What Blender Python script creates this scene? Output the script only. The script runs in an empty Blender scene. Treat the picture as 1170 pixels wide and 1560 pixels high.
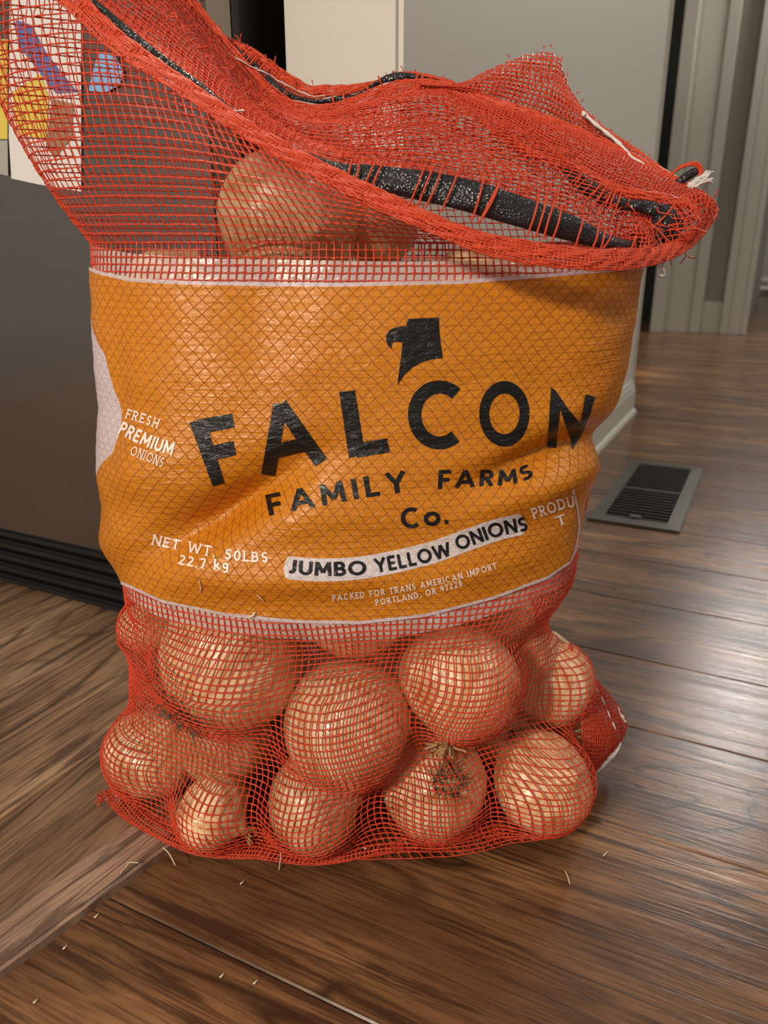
import bpy, bmesh, math, random
import numpy as np
from mathutils import Vector, Matrix, geometry
from mathutils.bvhtree import BVHTree
random.seed(7); RNG = np.random.default_rng(7)
sc = bpy.context.scene; COL = sc.collection
# ------------------------------------------------------------------ camera, light, exposure
FPX, PITCH, H = 1172.0, math.radians(19), 0.48
cd = bpy.data.cameras.new('camera'); cam = bpy.data.objects.new('camera', cd); COL.objects.link(cam)
cam.location = (0, 0, H); cam.rotation_euler = (math.radians(90) - PITCH, 0, 0)
cd.sensor_fit = 'VERTICAL'; cd.sensor_height = 36; cd.sensor_width = 27; cd.lens = FPX / 1560 * 36
cd.clip_start = 0.02; cd.clip_end = 60
cd.dof.use_dof = True; cd.dof.focus_distance = 0.60; cd.dof.aperture_fstop = 9
sc.camera = cam
sc.view_settings.view_transform = 'Standard'; sc.view_settings.look = 'None'
sc.view_settings.gamma = 1; sc.view_settings.use_curve_mapping = False
sc.view_settings.exposure = 0.22
w = bpy.data.worlds.new('world'); sc.world = w; w.use_nodes = True
w.node_tree.nodes['Background'].inputs[0].default_value = (1.0, 0.93, 0.84, 1)
w.node_tree.nodes['Background'].inputs[1].default_value = 0.27
def area(name, loc, target, size, power, col, sy=None):
    l = bpy.data.lights.new(name, 'AREA'); l.energy = power; l.color = col; l.size = size
    if sy: l.shape = 'RECTANGLE'; l.size_y = sy
    else: l.shape = 'DISK'
    o = bpy.data.objects.new(name, l); COL.objects.link(o); o.location = loc
    o.rotation_euler = (Vector(target) - Vector(loc)).to_track_quat('-Z', 'Y').to_euler(); return o
area('kitchen_light', (-1.15, -1.15, 1.40), (0, .6, .25), 0.24, 34, (1, .88, .72))
area('ceiling_light', (-0.15, 1.32, 2.0), (0, .5, 0), 0.16, 50, (1, .88, .73))
area('hall_light', (2.25, 4.2, 2.35), (1.2, 2.4, 0), 0.36, 24, (1, .96, .92))
area('wall_fill_light', (1.7, .5, 2.2), (.5, 1.2, .4), 0.25, 9, (1, .92, .80))  # added fill lamp, out of view, to brighten the hall side of the wall
# ------------------------------------------------------------------ coordinates
A0 = math.radians(63.5); E1 = np.array([math.cos(A0), math.sin(A0), 0]); E2 = np.array([E1[1], -E1[0], 0])
cp, sp_ = math.cos(PITCH), math.sin(PITCH)
def ray(x, y):
    v = y - 780.0; return np.array([x - 585.0, FPX*cp - v*sp_, -(FPX*sp_ + v*cp)])
def PY(x, y, Y): r = ray(x, y); return np.array([0, 0, H]) + r * (Y / r[1])
def PG(x, y, z=0.0): r = ray(x, y); return np.array([0, 0, H]) + r * ((z - H) / r[2])
def PE(x, y, c): r = ray(x, y); return np.array([0, 0, H]) + r * (c / (r @ E1))
def proj(P):
    P = np.asarray(P, float); d = P - np.array([0, 0, H])
    dep = d[..., 1]*cp - d[..., 2]*sp_; up = d[..., 1]*sp_ + d[..., 2]*cp
    return 585 + d[..., 0]/dep*FPX, 780 - up/dep*FPX
def W(a, b, z=0.0): p = a*E1 + b*E2; return Vector((p[0], p[1], z))
# ------------------------------------------------------------------ materials
def mat(name, base=(.8,.8,.8), rough=.5, metal=0, spec=.5, **kw):
    m = bpy.data.materials.new(name); m.use_nodes = True; b = m.node_tree.nodes['Principled BSDF']
    b.inputs['Base Color'].default_value = (*base, 1); b.inputs['Roughness'].default_value = rough
    b.inputs['Metallic'].default_value = metal; b.inputs['Specular IOR Level'].default_value = spec
    for k, v in kw.items(): b.inputs[k].default_value = v
    return m
class NT:
    def __init__(s, m): s.t = m.node_tree; s.n = s.t.nodes; s.b = s.n['Principled BSDF']
    def add(s, ty, **kw):
        n = s.n.new(ty)
        for k, v in kw.items(): setattr(n, k, v)
        return n
    def link(s, a, b): s.t.links.new(a, b)
    def math(s, op, a, b=None, c=None):
        n = s.add('ShaderNodeMath', operation=op)
        for i, v in enumerate((a, b, c)):
            if v is None: continue
            if isinstance(v, (int, float)): n.inputs[i].default_value = v
            else: s.link(v, n.inputs[i])
        return n.outputs[0]
    def ramp(s, fac, stops, interp='LINEAR'):
        n = s.add('ShaderNodeValToRGB'); n.color_ramp.interpolation = interp; e = n.color_ramp.elements
        while len(e) < len(stops): e.new(.5)
        for i, (p, c) in enumerate(stops): e[i].position = p; e[i].color = (*c, 1)
        s.link(fac, n.inputs[0]); return n.outputs[0]
    def mix(s, fac, a, b, mode='MIX'):
        n = s.add('ShaderNodeMix', data_type='RGBA', blend_type=mode)
        for i, v in ((0, fac), (6, a), (7, b)):
            if isinstance(v, (int, float)): n.inputs[i].default_value = v
            elif isinstance(v, tuple): n.inputs[i].default_value = (*v, 1)
            else: s.link(v, n.inputs[i])
        return n.outputs[2]
    def noise(s, vec, scale, detail=3, rough=.5, dist=0):
        n = s.add('ShaderNodeTexNoise'); n.inputs['Scale'].default_value = scale; n.inputs['Detail'].default_value = detail
        n.inputs['Roughness'].default_value = rough; n.inputs['Distortion'].default_value = dist
        if vec is not None: s.link(vec, n.inputs['Vector'])
        return n.outputs['Fac']
    def mapping(s, vec, scale=(1,1,1), loc=(0,0,0), rot=(0,0,0)):
        n = s.add('ShaderNodeMapping'); n.inputs['Scale'].default_value = scale; n.inputs['Location'].default_value = loc
        n.inputs['Rotation'].default_value = rot; s.link(vec, n.inputs['Vector']); return n.outputs[0]
    def bump(s, h, strength=.3, dist=.001, normal=None):
        n = s.add('ShaderNodeBump'); n.inputs['Strength'].default_value = strength; n.inputs['Distance'].default_value = dist
        s.link(h, n.inputs['Height'])
        if normal is not None: s.link(normal, n.inputs['Normal'])
        return n.outputs[0]
def coords(t, kind='Object'):
    return t.add('ShaderNodeTexCoord').outputs[kind]
def wood(name, c0, c1, c2, fine=1.0):
    m = mat(name, rough=.3, spec=.5); t = NT(m); tc = coords(t)
    inf = t.add('ShaderNodeObjectInfo'); off = t.add('ShaderNodeCombineXYZ')
    t.link(t.math('MULTIPLY', inf.outputs['Random'], 37.0), off.inputs[0]); t.link(t.math('MULTIPLY', inf.outputs['Random'], 11.0), off.inputs[1])
    v = t.add('ShaderNodeVectorMath', operation='ADD'); t.link(tc, v.inputs[0]); t.link(off.outputs[0], v.inputs[1]); v = v.outputs[0]
    big = t.noise(t.mapping(v, (2.6, 11, 1)), 1.0, 4, .55, 1.1)
    # figure: contour lines of a stretched noise
    rings = t.math('FRACT', t.math('MULTIPLY', t.noise(t.mapping(v, (1.7, 9, 1)), 1.0, 2, .45, .5), 11.0))
    rings = t.math('ABSOLUTE', t.math('SUBTRACT', rings, .5))
    grain = t.noise(t.mapping(v, (14, 300, 1)), fine, 4, .6, .4)
    streak = t.noise(t.mapping(v, (3.6, 68, 1)), 1.0, 6, .68, .8)
    col = t.ramp(big, [(.30, c0), (.52, c1), (.74, c2)])
    dark = t.ramp(rings, [(.0, (0,0,0)), (.13, (1,1,1))])
    msk = t.ramp(t.noise(t.mapping(v, (2, 7, 1), (5, 3, 0)), 1.0, 2), [(.40, (0,0,0)), (.58, (1,1,1))])
    col = t.mix(t.math('MULTIPLY', t.math('SUBTRACT', 1.0, dark), t.math('MULTIPLY', msk, 1.0)), col, (c0[0]*.35, c0[1]*.35, c0[2]*.35))
    col = t.mix(t.ramp(streak, [(.52, (0,0,0)), (.60, (.85,.85,.85))]), col, (c0[0]*.40, c0[1]*.40, c0[2]*.45))
    col = t.mix(t.ramp(grain, [(.38, (.62,.62,.62)), (.55, (0,0,0))]), col, (c0[0]*.5, c0[1]*.5, c0[2]*.5))
    hs = t.add('ShaderNodeHueSaturation'); t.link(col, hs.inputs['Color']); t.link(t.math('MULTIPLY_ADD', inf.outputs['Random'], .35, .84), hs.inputs['Value'])
    t.link(hs.outputs[0], t.b.inputs['Base Color'])
    t.link(t.math('MULTIPLY_ADD', streak, .22, .17), t.b.inputs['Roughness'])
    hgt = t.math('ADD', t.math('MULTIPLY', grain, .5), streak)
    t.link(t.bump(hgt, .35, .0012), t.b.inputs['Normal'])
    return m
M = {}
M['wood'] = wood('plank_wood', (.115,.050,.022), (.25,.118,.050), (.52,.27,.115))
M['wood_left'] = wood('plank_wood_left', (.24,.135,.078), (.41,.25,.145), (.58,.38,.23))
M['strip'] = wood('strip_wood', (.27,.165,.11), (.35,.22,.15), (.43,.28,.20), 1.6)
M['gap'] = mat('gap_dark', (.02,.012,.008), .8)
M['wall'] = mat('wall_paint', (.70,.67,.60), .55)
M['wallend_lit'] = mat('wall_end_lit', (.66,.60,.55), .5)  # same wall paint with warm light put into the tint; unused
t = NT(M['wall']); t.link(t.bump(t.noise(coords(t), 160, 3), .08, .001), t.b.inputs['Normal'])
t = NT(M['wallend_lit']); t.link(t.bump(t.noise(coords(t), 160, 3), .10, .001), t.b.inputs['Normal'])
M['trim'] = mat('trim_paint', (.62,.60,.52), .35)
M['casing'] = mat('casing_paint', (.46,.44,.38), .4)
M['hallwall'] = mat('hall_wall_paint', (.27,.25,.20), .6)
M['doorshade'] = mat('doorway_shade', (.03,.03,.028), .7)  # shade of the hall opening, put into a near-black colour
M['white'] = mat('white_cloth', (.85,.84,.78), .7)
M['grayfab'] = mat('grey_upholstery', (.20,.22,.20), .8)
m = M['steel'] = mat('brushed_steel', (.29,.26,.235), .30, 1.0); t = NT(m)
t.link(t.math('MULTIPLY_ADD', t.noise(t.mapping(coords(t), (3, 3, 400)), 1, 2), .12, .24), t.b.inputs['Roughness'])
M['black'] = mat('black_plastic', (.012,.013,.014), .38)
M['paper'] = mat('white_paper', (.80,.78,.76), .6)
M['yellow'] = mat('yellow_print', (.75,.60,.10), .6)
M['blue'] = mat('blue_print', (.12,.16,.42), .6)
M['lightblue'] = mat('light_blue_print', (.25,.50,.85), .4)
M['tan'] = mat('tan_print', (.35,.22,.13), .6)
M['register'] = mat('register_metal', (.10,.098,.08), .32, .55)
M['ductdark'] = mat('duct_dark', (.018,.014,.010), .55, .3)
def plastic(name, col, tr=.25, rough=.35):
    m = bpy.data.materials.new(name); m.use_nodes = True; t = NT(m); b = t.b
    b.inputs['Base Color'].default_value = (*col, 1); b.inputs['Roughness'].default_value = rough
    tl = t.add('ShaderNodeBsdfTranslucent'); tl.inputs[0].default_value = (*col, 1)
    mx = t.add('ShaderNodeMixShader'); mx.inputs[0].default_value = tr
    t.link(b.outputs[0], mx.inputs[1]); t.link(tl.outputs[0], mx.inputs[2]); t.link(mx.outputs[0], t.n['Material Output'].inputs[0]); return m
M['net'] = plastic('red_net', (.88,.10,.042), .22, .34)
M['hem'] = plastic('red_hem', (.90,.115,.045), .22, .36)
M['tape'] = mat('black_tape', (.012,.011,.014), .28, spec=.7); t = NT(M['tape'])
vo = t.add('ShaderNodeTexVoronoi'); vo.inputs['Scale'].default_value = 650; t.link(coords(t), vo.inputs['Vector']); t.link(t.bump(vo.outputs['Distance'], .55, .0012), t.b.inputs['Normal'])
M['thread'] = plastic('white_thread', (.88,.84,.80), .1, .6)
M['ink'] = mat('black_ink', (.008,.008,.009), .33, spec=.45); t = NT(M['ink'])
def film_relief(t, uvn='film'):
    uv = t.add('ShaderNodeUVMap'); uv.uv_map = uvn; v = uv.outputs[0]
    sep = t.add('ShaderNodeSeparateXYZ'); t.link(v, sep.inputs[0]); u_, v_ = sep.outputs[0], sep.outputs[1]
    wob = t.math('MULTIPLY', t.math('SUBTRACT', t.noise(v, 28, 2), .5), .006)
    u2 = t.math('ADD', u_, wob); v2 = t.math('ADD', v_, t.math('MULTIPLY', wob, .6))
    def line(e, period, width):
        f = t.math('FRACT', t.math('DIVIDE', e, period)); f = t.math('ABSOLUTE', t.math('SUBTRACT', f, .5))
        return t.ramp(t.math('DIVIDE', f, width / period), [(.0, (1,1,1)), (1.0, (0,0,0))])
    d1 = line(t.math('ADD', u2, v2), .0098, .00058); d2 = line(t.math('SUBTRACT', u2, v2), .0098, .00058)
    hz = line(t.math('ADD', v2, t.math('MULTIPLY', t.math('SUBTRACT', t.noise(v, 120, 1), .5), .0012)), .0047, .0010); vt = line(u2, .0052, .0006)
    dia = t.math('MAXIMUM', d1, d2)
    wr = t.noise(t.mapping(v, (90, 260, 1)), 1.0, 4, .6, .8)
    return v, dia, hz, vt, wr
def film_mat(name, col, dark, bumpk=1.0, colk=1.0, rough=.33, tr=.18):
    m = bpy.data.materials.new(name); m.use_nodes = True; t = NT(m)
    v, dia, hz, vt, wr = film_relief(t)
    big = t.noise(v, 14, 3)
    c = t.mix(t.ramp(big, [(.35, (0,0,0)), (.7, (.45,.45,.45))]), col, (min(1, col[0]*1.12), min(1, col[1]*1.25), col[2]*1.6))
    c = t.mix(t.math('MULTIPLY', dia, .95*colk), c, dark)
    c = t.mix(t.math('MULTIPLY', hz, .26*colk), c, dark); c = t.mix(t.math('MULTIPLY', vt, .20*colk), c, dark)
    t.link(c, t.b.inputs['Base Color']); t.b.inputs['Roughness'].default_value = rough
    hgt = t.math('ADD', t.math('MULTIPLY', dia, -.25), t.math('ADD', t.math('MULTIPLY', hz, .22), t.math('MULTIPLY', wr, 1.3)))
    nb = t.bump(hgt, .8*bumpk, .0011); t.link(nb, t.b.inputs['Normal'])
    tl = t.add('ShaderNodeBsdfTranslucent'); t.link(c, tl.inputs[0]); mx = t.add('ShaderNodeMixShader'); mx.inputs[0].default_value = tr
    t.link(t.b.outputs[0], mx.inputs[1]); t.link(tl.outputs[0], mx.inputs[2]); t.link(mx.outputs[0], t.n['Material Output'].inputs[0]); return m
M['orange'] = film_mat('orange_film', (.77,.265,.012), (.34,.075,.008))
M['whitefilm'] = film_mat('white_film', (.84,.72,.72), (.62,.36,.36), .8, .8, .4, .3)
M['pill'] = film_mat('white_pill_print', (.82,.74,.72), (.55,.36,.30), .8, .7)
M['smalltext'] = mat('cream_print', (.95,.80,.70), .45)
v_, dia, hz, vt, wr = film_relief(NT(M['ink'])) if False else (None,)*5
tn = NT(M['ink']); tn.link(tn.bump(tn.noise(tn.mapping(coords(tn), (90, 90, 260)), 1.0, 4, .6, .8), .9, .0022), tn.b.inputs['Normal'])
m = M['clear'] = bpy.data.materials.new('milky_film'); m.use_nodes = True; t = NT(m)
t.b.inputs['Base Color'].default_value = (.86,.73,.69, 1); t.b.inputs['Roughness'].default_value = .25
tp = t.add('ShaderNodeBsdfTransparent'); mx = t.add('ShaderNodeMixShader'); mx.inputs[0].default_value = .56
t.link(tp.outputs[0], mx.inputs[1]); t.link(t.b.outputs[0], mx.inputs[2]); t.link(mx.outputs[0], t.n['Material Output'].inputs[0])
t.link(t.bump(t.noise(coords(t), 120, 3), .6, .002), t.b.inputs['Normal'])
# onion skin
m = M['onion'] = mat('onion_skin', rough=.27, spec=.55); t = NT(m); tc = coords(t)
sep = t.add('ShaderNodeSeparateXYZ'); t.link(tc, sep.inputs[0]); inf = t.add('ShaderNodeObjectInfo')
ang = t.math('ARCTAN2', sep.outputs[1], sep.outputs[0])
cb = t.add('ShaderNodeCombineXYZ'); t.link(t.math('SINE', ang), cb.inputs[0]); t.link(t.math('COSINE', ang), cb.inputs[1]); t.link(t.math('MULTIPLY_ADD', sep.outputs[2], .28, t.math('MULTIPLY', inf.outputs['Random'], 9)), cb.inputs[2])
fib = t.noise(cb.outputs[0], 13, 3, .6); wide = t.noise(cb.outputs[0], 3.2, 2, .5); fine = t.noise(cb.outputs[0], 44, 2, .6)
blo = t.noise(tc, 1.4, 3, .6)
c = t.ramp(wide, [(.28, (.62,.34,.15)), (.5, (.80,.54,.29)), (.74, (.92,.74,.49))])
c = t.mix(t.ramp(fib, [(.36, (.38,.38,.38)), (.52, (0,0,0))]), c, (.50,.21,.07))
c = t.mix(t.ramp(fine, [(.58, (0,0,0)), (.70, (.5,.5,.5))]), c, (.92,.74,.50))
c = t.mix(t.ramp(blo, [(.56, (0,0,0)), (.68, (.75,.75,.75))]), c, (.42,.16,.05))
hs = t.add('ShaderNodeHueSaturation'); t.link(c, hs.inputs['Color']); t.link(t.math('MULTIPLY_ADD', inf.outputs['Random'], .3, .84), hs.inputs['Value'])
t.link(hs.outputs[0], t.b.inputs['Base Color']); t.link(t.bump(t.math('ADD', fib, t.math('MULTIPLY', wide, 1)), .14, .02), t.b.inputs['Normal'])
M['skin_flake'] = plastic('dry_skin', (.74,.46,.22), .35, .4)
M['roots'] = mat('dry_roots', (.17,.115,.065), .8)
M['fibre'] = mat('dry_fibre', (.80,.70,.50), .6)
# ------------------------------------------------------------------ mesh helpers
def mesh_np(name, V, F, mats, mi=None, smooth=False, parent=None):
    V = np.asarray(V, np.float32); F = np.asarray(F, np.int32); k = F.shape[1]
    me = bpy.data.meshes.new(name); me.vertices.add(len(V)); me.vertices.foreach_set('co', V.ravel())
    me.loops.add(F.size); me.loops.foreach_set('vertex_index', F.ravel())
    me.polygons.add(len(F)); me.polygons.foreach_set('loop_start', np.arange(0, F.size, k, dtype=np.int32))
    me.polygons.foreach_set('loop_total', np.full(len(F), k, np.int32))
    if mi is not None: me.polygons.foreach_set('material_index', np.asarray(mi, np.int32))
    if smooth: me.polygons.foreach_set('use_smooth', np.ones(len(F), bool))
    for mm in (mats if isinstance(mats, (list, tuple)) else [mats]): me.materials.append(mm)
    me.update(calc_edges=True); o = bpy.data.objects.new(name, me); COL.objects.link(o)
    if parent: o.parent = parent
    return o
def obj(name, bm, m, parent=None, smooth=False):
    me = bpy.data.meshes.new(name); bm.normal_update(); bm.to_mesh(me); bm.free()
    for mm in (m if isinstance(m, (list, tuple)) else [m]): me.materials.append(mm)
    if smooth:
        for p in me.polygons: p.use_smooth = True
    o = bpy.data.objects.new(name, me); COL.objects.link(o)
    if parent: o.parent = parent
    return o
def tag(o, label=None, cat=None, group=None, kind=None):
    if label: o['label'] = label
    if cat: o['category'] = cat
    if group: o['group'] = group
    if kind: o['kind'] = kind
    return o
def empty(name, loc=(0,0,0), rz=0):
    o = bpy.data.objects.new(name, None); COL.objects.link(o); o.location = loc; o.rotation_euler = (0, 0, rz); o.empty_display_size = .02; return o
def box_bm(bm, lo, hi, bev=0):
    r = bmesh.ops.create_cube(bm, size=1); vs = r['verts']
    for v in vs:
        for i in range(3): v.co[i] = lo[i] + (v.co[i] + .5) * (hi[i] - lo[i])
    if bev: bmesh.ops.bevel(bm, geom=list({e for v in vs for e in v.link_edges}), offset=bev, segments=(5 if bev == .016 else 2), affect='EDGES')
RZ = A0   # local x along E1, local y along -E2  -> use frame matrices instead
def fbox(name, a0, a1, b0, b1, z0, z1, m, parent=None, bev=0):
    """box in house axes: a along E1, b along E2"""
    bm = bmesh.new(); box_bm(bm, (-(a1-a0)/2, -(b1-b0)/2, 0), ((a1-a0)/2, (b1-b0)/2, z1-z0), bev)
    o = obj(name, bm, m, parent); c = W((a0+a1)/2, (b0+b1)/2, z0); o.location = c; o.rotation_euler = (0, 0, A0); return o
def prism(name, pts2, z0, z1, m, parent=None, bev=0):
    bm = bmesh.new(); vs = [bm.verts.new((p[0], p[1], z0)) for p in pts2]; f = bm.faces.new(vs)
    r = bmesh.ops.extrude_face_region(bm, geom=[f]); bmesh.ops.translate(bm, verts=[v for v in r['geom'] if isinstance(v, bmesh.types.BMVert)], vec=(0, 0, z1-z0))
    bmesh.ops.recalc_face_normals(bm, faces=bm.faces)
    if bev: bmesh.ops.bevel(bm, geom=list(bm.edges), offset=bev, segments=2, affect='EDGES')
    return obj(name, bm, m, parent)
class Strands:
    """collects polylines as thin 3-sided tapes in one mesh"""
    def __init__(s): s.V = []; s.F = []; s.n = 0
    def add(s, P, N, w, th):
        P = np.asarray(P, float); n = len(P)
        if n < 2: return
        T = np.gradient(P, axis=0); T /= np.linalg.norm(T, axis=1)[:, None] + 1e-12
        N = np.broadcast_to(np.asarray(N, float), P.shape); B = np.cross(T, N); B /= np.linalg.norm(B, axis=1)[:, None] + 1e-12
        N2 = np.cross(B, T); w = np.broadcast_to(np.asarray(w, float), (n,))[:, None]
        V = np.stack([P - B*w/2 - N2*th/2, P + B*w/2 - N2*th/2, P + N2*th], 1).reshape(-1, 3)
        i = np.arange(n-1)[:, None]*3; F = []
        for a, b in ((0, 1), (1, 2), (2, 0)): F.append(np.concatenate([i+a, i+b, i+3+b, i+3+a], 1))
        s.V.append(V); s.F.append(np.concatenate(F) + s.n); s.n += len(V)
    def build(s, name, m, parent=None):
        return mesh_np(name, np.concatenate(s.V), np.concatenate(s.F), m, parent=parent, smooth=False)
def resample(pts, n, closed=False):
    pts = np.asarray(pts, float); d = np.r_[0, np.cumsum(np.linalg.norm(np.diff(pts, axis=0), axis=1))]
    u = np.linspace(0, d[-1], n); return np.stack([np.interp(u, d, pts[:, k]) for k in range(pts.shape[1])], 1)
def spline(pts, n):
    """Catmull-Rom through pts, n samples evenly in length"""
    p = np.asarray(pts, float); p = np.vstack([2*p[0]-p[1], p, 2*p[-1]-p[-2]]); out = []
    for i in range(1, len(p)-2):
        for tt in np.linspace(0, 1, 12, endpoint=False):
            out.append(.5*((2*p[i]) + (-p[i-1]+p[i+1])*tt + (2*p[i-1]-5*p[i]+4*p[i+1]-p[i+2])*tt**2 + (-p[i-1]+3*p[i]-3*p[i+1]+p[i+2])*tt**3))
    out.append(p[-2]); return resample(out, n)
class Grid:
    """surface sampled on [0,1]x[0,1]; G[v,u]"""
    def __init__(s, G):
        s.G = np.asarray(G, float); du = np.gradient(s.G, axis=1); dv = np.gradient(s.G, axis=0)
        N = np.cross(du, dv); s.N = N / (np.linalg.norm(N, axis=2)[..., None] + 1e-12)
    def ev(s, u, v, A=None):
        A = s.G if A is None else A; nv, nu = A.shape[:2]
        x = np.clip(u, 0, 1)*(nu-1); y = np.clip(v, 0, 1)*(nv-1); i = np.minimum(x.astype(int), nu-2); j = np.minimum(y.astype(int), nv-2)
        a = (x-i)[:, None]; b = (y-j)[:, None]
        return (A[j, i]*(1-a)*(1-b) + A[j, i+1]*a*(1-b) + A[j+1, i]*(1-a)*b + A[j+1, i+1]*a*b)
    def nor(s, u, v): n = s.ev(u, v, s.N); return n / (np.linalg.norm(n, axis=1)[:, None] + 1e-12)
def wob(u, v, seed, amp, f=1.0):
    r = np.random.default_rng(seed); o = 0*u
    for k in range(5):
        a = r.uniform(0, 6.28); fr = f*r.uniform(3, 16); o = o + np.sin(fr*(u*math.cos(a) + v*math.sin(a)) + r.uniform(0, 6.28))/(fr**.7)
    return amp*o
def net(S, g, ncol, nrow=None, cell=None, seed=1, warp=.012, wc=.0013, wr=.0009, skip=None, ulim=(0,1), vlim=(0,1), sub=2, flip=1, heights=None):
    """weave: single warp tapes and paired (leno) weft tapes over Grid g. rows either nrow or every `cell` metres measured up each column (cut by the upper edge)."""
    def emit(u, v, w, off, twist):
        ok = np.ones(len(u), bool)
        uu = u + wob(u, v, seed, warp); vv = v + wob(v, u, seed+50, warp*.8)
        P = g.ev(uu, vv); N = g.nor(uu, vv)*flip
        if skip is not None: ok &= ~skip(P, uu, vv)
        idx = np.where(ok)[0]
        if not len(idx): return
        k = np.arange(len(u)); P = P + N*(off*np.where(k % (2*sub) < sub, 1, -1))[:, None] + RNG.normal(0, .00016, P.shape)
        if twist:
            T = np.gradient(P, axis=0); T /= np.linalg.norm(T, axis=1)[:, None]+1e-12; B = np.cross(T, N)
            P = P + B*(twist*np.cos(k*math.pi/sub))[:, None]
        for grp in np.split(idx, np.where(np.diff(idx) > 1)[0]+1):
            if len(grp) > 1: S.add(P[grp], N[grp], w, .00035)
    if nrow is None:
        Hh = np.linalg.norm(np.diff(g.G, axis=0), axis=2).sum(0)      # height per grid column
        hu = lambda u: np.interp(u, np.linspace(0, 1, len(Hh)), Hh)
        nr = int(Hh.max()/cell)
        for c in range(ncol+1):
            u0 = c/ncol; n = max(3, int(hu(u0)/cell*sub)); v = np.linspace(0, 1, n); emit(np.full(n, u0), v, wc, .0002, 0)
        for r in range(nr+1):
            n = ncol*sub+1; u = np.linspace(0, 1, n); v = r*cell/hu(u); idx = np.where(v <= 1.0)[0]
            for grp in np.split(idx, np.where(np.diff(idx) > 1)[0]+1):
                if len(grp) > 2:
                    emit(u[grp], v[grp], wr, .0002, .0003); emit(u[grp], v[grp], wr, -.0002, -.0003)
    else:
        for c in range(ncol+1):
            n = nrow*sub+1; v = np.linspace(vlim[0], vlim[1], n); u0 = ulim[0] + (ulim[1]-ulim[0])*c/ncol; emit(np.full(n, u0), v, wc, .0002, 0)
        for r in range(nrow+1):
            n = ncol*sub+1; u = np.linspace(ulim[0], ulim[1], n); v0 = vlim[0] + (vlim[1]-vlim[0])*r/nrow
            emit(u, np.full(n, v0), wr, .0002, .0003); emit(u, np.full(n, v0), wr, -.0002, -.0003)
# ================================================================== SETTING
floor = fbox('floor', -1.2, 13.2, -3.2, 6.2, -.03, -.006, M['gap']); tag(floor, kind='structure')
bpy.context.view_layer.update()
def plank(mesh_cache, L, Wd, T, along1, a, b, z, m, parent):
    key = (round(L, 3), round(Wd, 3), m.name)
    if key not in mesh_cache:
        bm = bmesh.new(); box_bm(bm, (-L/2, -Wd/2, -T), (L/2, Wd/2, 0)); 
        top = [e for e in bm.edges if all(abs(v.co.z) < 1e-6 for v in e.verts)]
        bmesh.ops.bevel(bm, geom=top, offset=.0012, segments=1, affect='EDGES')
        me = bpy.data.meshes.new('plank'); bm.to_mesh(me); bm.free(); me.materials.append(m); mesh_cache[key] = me
    o = bpy.data.objects.new('plank', mesh_cache[key]); COL.objects.link(o)
    o.location = W(a, b, z); o.rotation_euler = (0, 0, A0 if along1 else A0 - math.pi/2)
    o.parent = parent; o.matrix_parent_inverse = parent.matrix_world.inverted(); return o
cache = {}
edges = [-.43, -.26, -.095, .075, .325, .58, .74, .89, 1.057, 1.22]
while edges[-1] < 12.8: edges.append(edges[-1] + .163)
for i in range(len(edges)-1):
    a0, a1 = edges[i], edges[i+1]; far = a1 > 2.4
    b = -.62 - .37*((i*0.618) % 1) if not far else (-3.0 if a1 < 6 else -1.5)
    if i in (3, 4): b = -.74
    L = 1.22 if a1 < 3.2 else 2.4
    while b < (1.6 if not far else (3.0 if a1 < 6 else 5.0)):
        plank(cache, L-.0006, (a1-a0)-.0008, .006, False, (a0+a1)/2, b+L/2, 0, M['wood'], floor); b += L
# raised floor on the fridge side, its boards run the other way
strip_dir = np.array([math.cos(math.radians(54)), math.sin(math.radians(54))]); strip_n = np.array([strip_dir[1], -strip_dir[0]])
p0 = np.array([-.2665, .397]); pa = p0 - strip_dir*.6; pb = p0 + strip_dir*.53
lf = prism('floor', [(*(pa - strip_n*.05),), (*(pb - strip_n*.05),), tuple((W(.768, -.52))[:2]), tuple(W(.768, -2.6)[:2]), tuple(W(-.9, -2.6)[:2]), tuple(W(-.9, -.75)[:2])], -.004, .0012, M['gap']); tag(lf, kind='structure')
def clip_plank(a0, a1, b0, b1):
    """board along E1 cut where it meets the strip"""
    poly = [np.array(W(a0, b0)[:2]), np.array(W(a1, b0)[:2]), np.array(W(a1, b1)[:2]), np.array(W(a0, b1)[:2])]
    q = p0 - strip_n*.0455; out = []
    for i in range(4):
        p, r = poly[i], poly[(i+1) % 4]; dp, dr = (p-q) @ strip_n, (r-q) @ strip_n
        if dp <= 0: out.append(p)
        if dp*dr < 0: out.append(p + (r-p)*dp/(dp-dr))
    if len(out) < 3: return
    c = sum(out)/len(out); ca, sa = math.cos(-A0), math.sin(-A0)
    loc = [((p-c)[0]*ca - (p-c)[1]*sa, (p-c)[0]*sa + (p-c)[1]*ca) for p in out]
    bm = bmesh.new(); vs = [bm.verts.new((x, y, 0)) for x, y in loc]; f = bm.faces.new(vs)
    r = bmesh.ops.extrude_face_region(bm, geom=[f]); bmesh.ops.translate(bm, verts=[v for v in r['geom'] if isinstance(v, bmesh.types.BMVert)], vec=(0, 0, .005))
    bmesh.ops.recalc_face_normals(bm, faces=bm.faces)
    bmesh.ops.bevel(bm, geom=[e for e in bm.edges if all(v.co.z > .004 for v in e.verts)], offset=.001, segments=1, affect='EDGES')
    o = obj('plank', bm, M['wood_left'], lf); o.location = (c[0], c[1], .0012); o.rotation_euler = (0, 0, A0)
b = -.22; k = 0
while b > -2.4:
    a = -.9 + .4*((k*.618) % 1) - .5
    while a < .76:
        clip_plank(max(a, -.88), min(a+1.22, .765), b-.1622, b); a += 1.2206
    b -= .163; k += 1
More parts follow.
